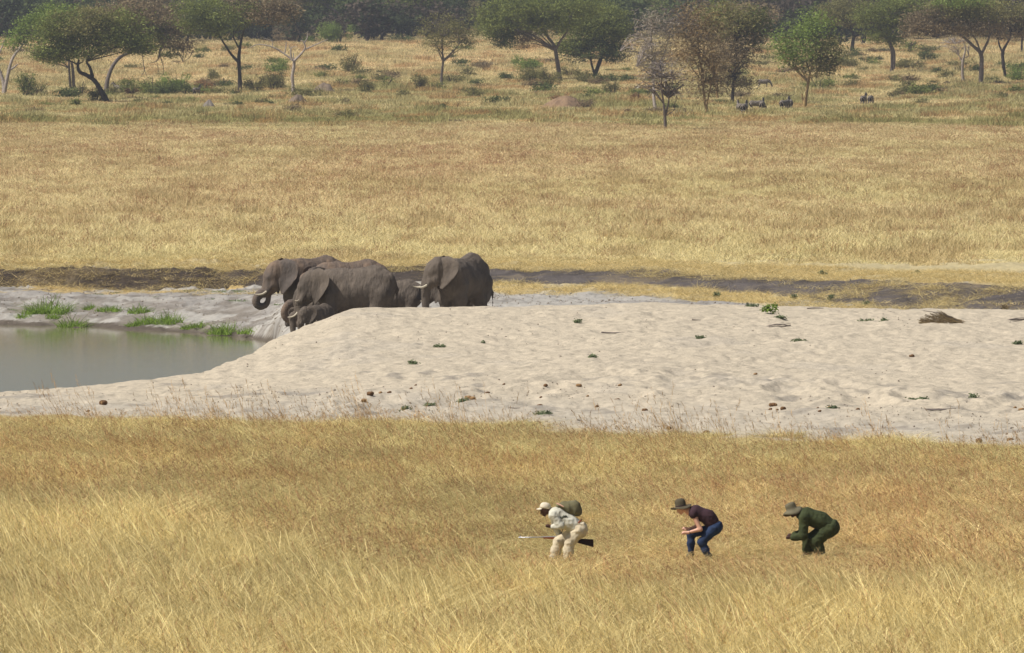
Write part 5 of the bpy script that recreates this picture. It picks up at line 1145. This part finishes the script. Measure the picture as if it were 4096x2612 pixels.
# ------------------------------------------------------------------ plants, dung and litter on the sand and the banks
m_sedge = leafmat("sedge_leaves", (.28, .40, .08), (.14, .21, .045), .4)
m_weed = leafmat("weed_leaves", (.25, .29, .16), (.16, .20, .11), .3)
m_dung = mat("dung", (.19, .105, .05), 1, (.11, .06, .03), 14, bump=1, bscale=30)
m_dungl = mat("broken_dung", (.34, .21, .10), 1, (.22, .13, .06), 14, bump=1, bscale=30)
A1 = lambda x, y: (x * .13497, 250 + y * .13497)          # left bank close-up
A2 = lambda x, y: (300 + x * .15573, 287.5 + y * .15573)
A3 = lambda x, y: (650 + x * .15531, 262.5 + y * .15531)
def sedge(b, wpx, hpx, label, m=None, n=110, name="sedge", group="sedge tufts on the pond's far bank"):
    x0, d, z0 = on_ray(*b, dmin=240); s = F / d; W_ = wpx / s / 2 * 1.7; H_ = hpx / s * .95; sd = int(b[0] * 7 + b[1] * 13); n = int(n * max(.8, W_ * 2.6))
    t = tuft("leaf_blades", n, H_ * 1.15, 1.0, .045, m or m_sedge, seed=sd, curve=1.1, nseg=3, spread=.75); me = t.data
    co = np.empty(len(me.vertices) * 3, dtype=np.float32); me.vertices.foreach_get("co", co); co = co.reshape(-1, 3); root_ = np.round(co)  # widen the clump's footprint
    r = np.random.RandomState(sd); k = 8; nb = len(co) // k; c0 = co.reshape(nb, k, 3); bc = c0[:, :2, :2].mean(1); c0[:, :, :2] += (bc * (np.array([W_, W_ * 1.5]) - 1))[:, None, :]
    c0[:, :, 2] *= (1.1 - .6 * np.linalg.norm(bc, axis=1))[:, None]
    me.vertices.foreach_set("co", c0.ravel()); me.update(); bpy.data.objects.remove(t); me.name = name
    return tag(obj(name, me, None, None, (x0, d, hz(x0, d) - .03)), label, "plant", group)
for x, y, w, h_, lab in [(380, 480, 190, 160, "largest sedge clump, high on the left of the pale bank"), (240, 490, 90, 120, "sedge clump left of the largest one"), (170, 512, 70, 55, "low sedge tuft farthest left on the bank"),
  (400, 505, 80, 60, "sedge tuft just below the largest clump"), (530, 572, 130, 115, "yellowish sedge clump reaching down to the water"), (810, 470, 130, 62, "dark flat sedge patch alone on the pale mud"), (670, 440, 65, 62, "small sedge tuft right of the largest clump"),
  (1035, 480, 110, 80, "sedge tuft highest in the middle of the bank"), (1095, 545, 120, 90, "sedge tuft left of the arching clump"), (1240, 552, 150, 115, "arching sedge clump in the middle of the bank"), (990, 575, 90, 50, "low sedge tuft at the mud rim"),
  (1400, 588, 80, 55, "small sedge tuft right of the arching clump"), (1490, 572, 90, 58, "spiky sedge tuft in the middle right of the bank"), (1670, 622, 170, 118, "tall sedge clump at the waterline towards the elephants"), (1850, 608, 120, 62, "last low sedge clump before the elephants")]:
    sedge(A1(x, y), w * .13497, h_ * .13497, lab)
for x, y, w, lab in [(860, 300, 90, "flat creeper above the left end of the pale bank"), (1440, 308, 120, "creeper patch below the dark cliff, mid bank"), (1700, 318, 170, "longest creeper patch, near the farthest left elephant"), (1780, 382, 110, "creeper patch just below the curled trunk of the left elephant"), (2090, 392, 80, "creeper patch under the left elephant's chest"), (950, 292, 120, "thin creeper strip at the foot of the dark cliff"), (720, 320, 70, "small creeper patch above the largest sedge clump"), (1165, 345, 40, "tiny creeper spot on the pale crust"), (90, 440, 60, "creeper spot at the far left of the bank"), (1560, 375, 70, "dry looking creeper left of the curled trunk")]:
    sedge(A1(x, y), w * .13497, 2.4, lab, m_weed, 90, "creeper", "creeper patches on the pale bank")
def weed(b, wpx, hpx, label, big=False, m=None, gr="small green weeds on the sand"):
    x0, d, z0 = on_ray(*b, dmin=240); s = F / d; W_ = wpx / s / 2; H_ = hpx / s
    lb = [(W_ * q * .6, 0, H_ * .5, W_ * .55, W_ * .6, H_ * .5) for q in (-.8, 0, .8)]
    v_, q_ = leaves(lb, 1.5 if big else .5, .10 if big else .075, int(b[0] + b[1] * 3), .2, .7, .07 if big else .06, .6, .4)
    return tag(obj("weed", mesh_np("weed", v_, q_), m or m_weed, None, (x0, d, hz(x0, d))), label, "plant", gr)
weed(A3(770, 342), 22, 12, "round leafy green bush on the crest of the sand", True, m_sedge, None)
for f, x, y, w, lab in [(A2, 1180, 356, 22, "small grey green weed in the middle of the sand"), (A2, 895, 388, 60, "thin row of weeds left of the sand's middle"), (A2, 1010, 385, 40, "creeping weed left of the middle weed"), (A2, 1882, 460, 26, "dark upright little weed on the open sand"), (A2, 835, 742, 70, "flat green weed near the grass, left one"),
   (A2, 1050, 750, 60, "green weed beside the double dung heap"), (A2, 1555, 805, 90, "long flat weed near the grass in the middle"), (A2, 675, 805, 30, "tiny weed near the grass at the left"), (A2, 725, 490, 45, "faint weed by the dark stony patch"), (A2, 1785, 226, 18, "tiny weed near the crest"),
   (A3, 960, 524, 80, "spreading grey green weed below the twigs"), (A3, 320, 504, 70, "flat weed left of the spreading one"), (A3, 835, 370, 60, "low weed in front of the leafy bush"), (A3, 1400, 384, 110, "long weed right of the leafy bush"), (A3, 650, 291, 80, "flat weed left of the leafy bush"), (A3, 1510, 396, 36, "small tuft right of the long weed"),
   (A3, 2370, 521, 50, "flat weed at the right edge of the sand"), (A3, 1690, 886, 36, "weed below the crumbled dip on the right"), (A3, 1765, 889, 36, "weed right of the crumbled dip"), (A3, 2082, 875, 24, "upright weed in the dark scar on the right"), (A3, 1180, 966, 70, "green sprig beside the dung pieces on the right")]:
    weed(f(x, y), w * .155, 2.6 if w < 60 else 2.0, lab)
for x, y, lab in [(430, 222, "sprig of weed on the straw, left"), (930, 250, "sprig of weed at the left end of the big dark bank"), (1165, 255, "leggy weed under the dark bank"), (1390, 285, "yellow green weed at the foot of the dark bank"), (1720, 82, "weed on top of the dark bank, right"), (1115, 82, "weed on the straw above the dark bank"), (560, 270, "dry brown tussock on the straw terrace"), (2290, 295, "dry tussock at the right end of the terrace")]:
    weed(A3(x, y), 6, 6, lab, False, LG['tan'] if 'dry' in lab else m_weed, "weeds along the dark bank")
x0, d, z0 = on_ray(*A3(1880, 405), dmin=240)                        # heap of cut straw
pl = empty("straw_heap", (x0, d, hz(x0, d))); tag(pl, "flattened heap of brown straw with a long stick on the sand", "straw heap"); r = np.random.RandomState(5); ps = []
for i in range(260):
    a = r.uniform(-.62, .62); h0 = .42 * (1 - (a / .72) ** 2) * r.rand(); L = r.uniform(.2, .5); th = r.uniform(-.35, .25); dy = r.uniform(-.4, .4)
    ps.append([(a - L * .5, dy, max(.01, h0 - th * L * .5), .008), (a + L * .5, dy + r.uniform(-.1, .1), max(.01, h0 * .5 + th * L * .5), .005)])
v_, q_ = tubes(ps, 4); obj("straw", mesh_np("straw", v_, q_), LG['tan'], pl)
v_, q_ = tubes([smooth_path([(-.65, -.2, .45, .012), (0, -.25, .34, .014), (.72, -.3, .02, .012)], 4)], 5); obj("stick", mesh_np("stick", v_, q_, True), BK['grey'], pl)
for f, x, y, L, lab, bend in [(A3, 815, 412, .5, "bundle of bent twigs below the leafy bush", .15), (A3, 300, 380, .16, "small brown stick on the sand left of the leafy bush", .02), (A3, 2360, 376, .5, "brown brushwood at the right edge of the crest", .12), (A3, 1065, 310, .3, "thin twigs near the crest right of the leafy bush", .06), (A2, 2020, 296, .45, "flat brown twig litter below the crest", .03), (A3, 1860, 982, .5, "half buried branch near the grass on the right", .05), (A2, 1380, 770, .16, "dark stick near the grass in the middle", .01)]:
    x0, d, z0 = on_ray(*f(x, y), dmin=240); r = np.random.RandomState(int(x)); ps = []
    for i in range(7 if L > .3 else 2): a = r.uniform(-.1, .1); ps.append(smooth_path([(-L, a, .02 + .04 * r.rand(), .012), (0, a * .5, bend * r.rand() + .02, .012), (L, a, bend * r.uniform(.2, 1.3) + .02, .007)], 3))
    v_, q_ = tubes(ps, 5); tag(obj("twigs", mesh_np("twigs", v_, q_, True), BK['grey'], None, (x0, d, hz(x0, d))), lab, "twigs")
def dung(b, r_, label, m):
    r_ *= .66
    x0, d, z0 = on_ray(*b, dmin=230); g = SD((-.3, -.3, -.1), (.3, .3, .3), .022); q = np.random.RandomState(int(b[0] * 11)); 
    for i in range(3): g.ell((q.uniform(-.6, .6) * r_, q.uniform(-.3, .3) * r_, r_ * .45), (r_ * q.uniform(.6, .85), r_ * .6, r_ * q.uniform(.45, .65)), .02)
    o = obj("dung_heap", crumple(g.mesh("dung_heap"), .02, 22), m, None, (x0, d, hz(x0, d))); return tag(o, label, "dung", "dung scattered over the sand")
DL = [(A2, 447, 714, .15, "round dung ball of the leftmost pair on the sand", 0), (A2, 410, 722, .13, "crumbled dung beside the leftmost round ball", 1), (A2, 515, 700, .08, "small dung piece right of the leftmost pair", 1), (A2, 573, 696, .09, "dark flat dung piece right of the leftmost pair", 0), (A2, 742, 641, .07, "upper piece of the two small dung bits on the left", 0), (A2, 716, 656, .08, "lower piece of the two small dung bits on the left", 0),
 (A2, 1080, 722, .14, "upper half of the double dung heap beside a weed", 1), (A2, 1108, 745, .14, "lower half of the double dung heap beside a weed", 1), (A2, 1202, 673, .10, "lone grey brown dung ball above the double heap", 0), (A2, 1310, 642, .07, "small dung bit highest in the middle", 0), (A2, 1372, 718, .09, "dung ball left of the stems in the middle", 0),
 (A2, 1577, 655, .12, "solid dung ball high in the middle", 0), (A2, 1640, 700, .08, "left one of two touching dung balls", 0), (A2, 1663, 696, .08, "right one of two touching dung balls", 0), (A2, 1540, 748, .11, "flat dark dung below the solid ball", 0), (A2, 1548, 722, .07, "small dung just above the flat dark one", 0), (A2, 1790, 654, .12, "crumbly dung right of the solid ball", 1),
 (A2, 2055, 660, .09, "crumbs of dung near the sand ridge", 1), (A2, 2037, 724, .10, "dark dung ball below the crumbs by the ridge", 0), (A2, 1905, 754, .09, "low dung left of the dark ball", 0), (A2, 2215, 788, .12, "flat grey brown dung close to the tall stems", 0), (A2, 1848, 710, .07, "pale dung crumb in the middle right", 1),
 (A3, 793, 928, .15, "largest reddish dung of the right hand cluster", 0), (A3, 778, 948, .09, "small dung under the largest reddish one", 0), (A3, 855, 950, .12, "dung ball at the right of the reddish cluster", 0), (A3, 820, 944, .06, "tiny dung between the reddish ones", 0), (A3, 1085, 960, .07, "small dung right of the reddish cluster", 0), (A3, 1097, 980, .09, "dung ball just below the small one", 0), (A3, 1155, 942, .10, "flat crumbled dung near the sprig", 1), (A3, 1340, 962, .10, "dark smooth dung ball alone on the right", 0),
 (A3, 1686, 604, .12, "single dung high on the open sand at the right", 0), (A3, 681, 731, .08, "small dung on the ridge left", 1), (A3, 2128, 1165, .16, "big dung at the grass edge near the right side", 0), (A3, 2322, 1160, .13, "dung at the grass edge farthest right", 0), (A3, 2350, 953, .09, "dung near the right edge, upper one", 1), (A3, 2393, 984, .12, "dung at the right edge, lower one", 1), (A3, 122, 1072, .13, "dung among the stems at the grass edge", 0), (A3, 370, 1080, .15, "broad dung among the stems at the grass edge", 0), (A2, 1120, 893, .17, "brown dung heap half hidden by grass in the middle", 0)]
for f, x, y, r_, lab, br_ in DL: dung(f(x, y), r_, lab, m_dungl if br_ else m_dung)
dung((102.8, 406), .19, "big brown dung ball alone on the sand at the left", m_dung); dung((88, 411), .08, "little dung at the left just above the grass", m_dung)

# ------------------------------------------------------------------ haze
hm = bpy.data.materials.new("haze_air"); hm.use_nodes = True; n = hm.node_tree.nodes; n.remove(n["Principled BSDF"]); pv = n.new("ShaderNodeVolumePrincipled")
pv.inputs["Color"].default_value = (.82, .86, .95, 1); pv.inputs["Density"].default_value = .00008; pv.inputs["Anisotropy"].default_value = .2
hm.node_tree.links.new(pv.outputs[0], n["Material Output"].inputs["Volume"])
x0, x1, y0, y1, z0, z1 = -3900, 3900, -60, 7400, -6, 230
V = np.array([[x, y, z] for x in (x0, x1) for y in (y0, y1) for z in (z0, z1)], float)
tag(obj("haze", mesh_np("haze", V, np.array([[0, 1, 3, 2], [4, 6, 7, 5], [0, 4, 5, 1], [2, 3, 7, 6], [0, 2, 6, 4], [1, 5, 7, 3]])), hm), "thin pale haze filling the air", kind="stuff")
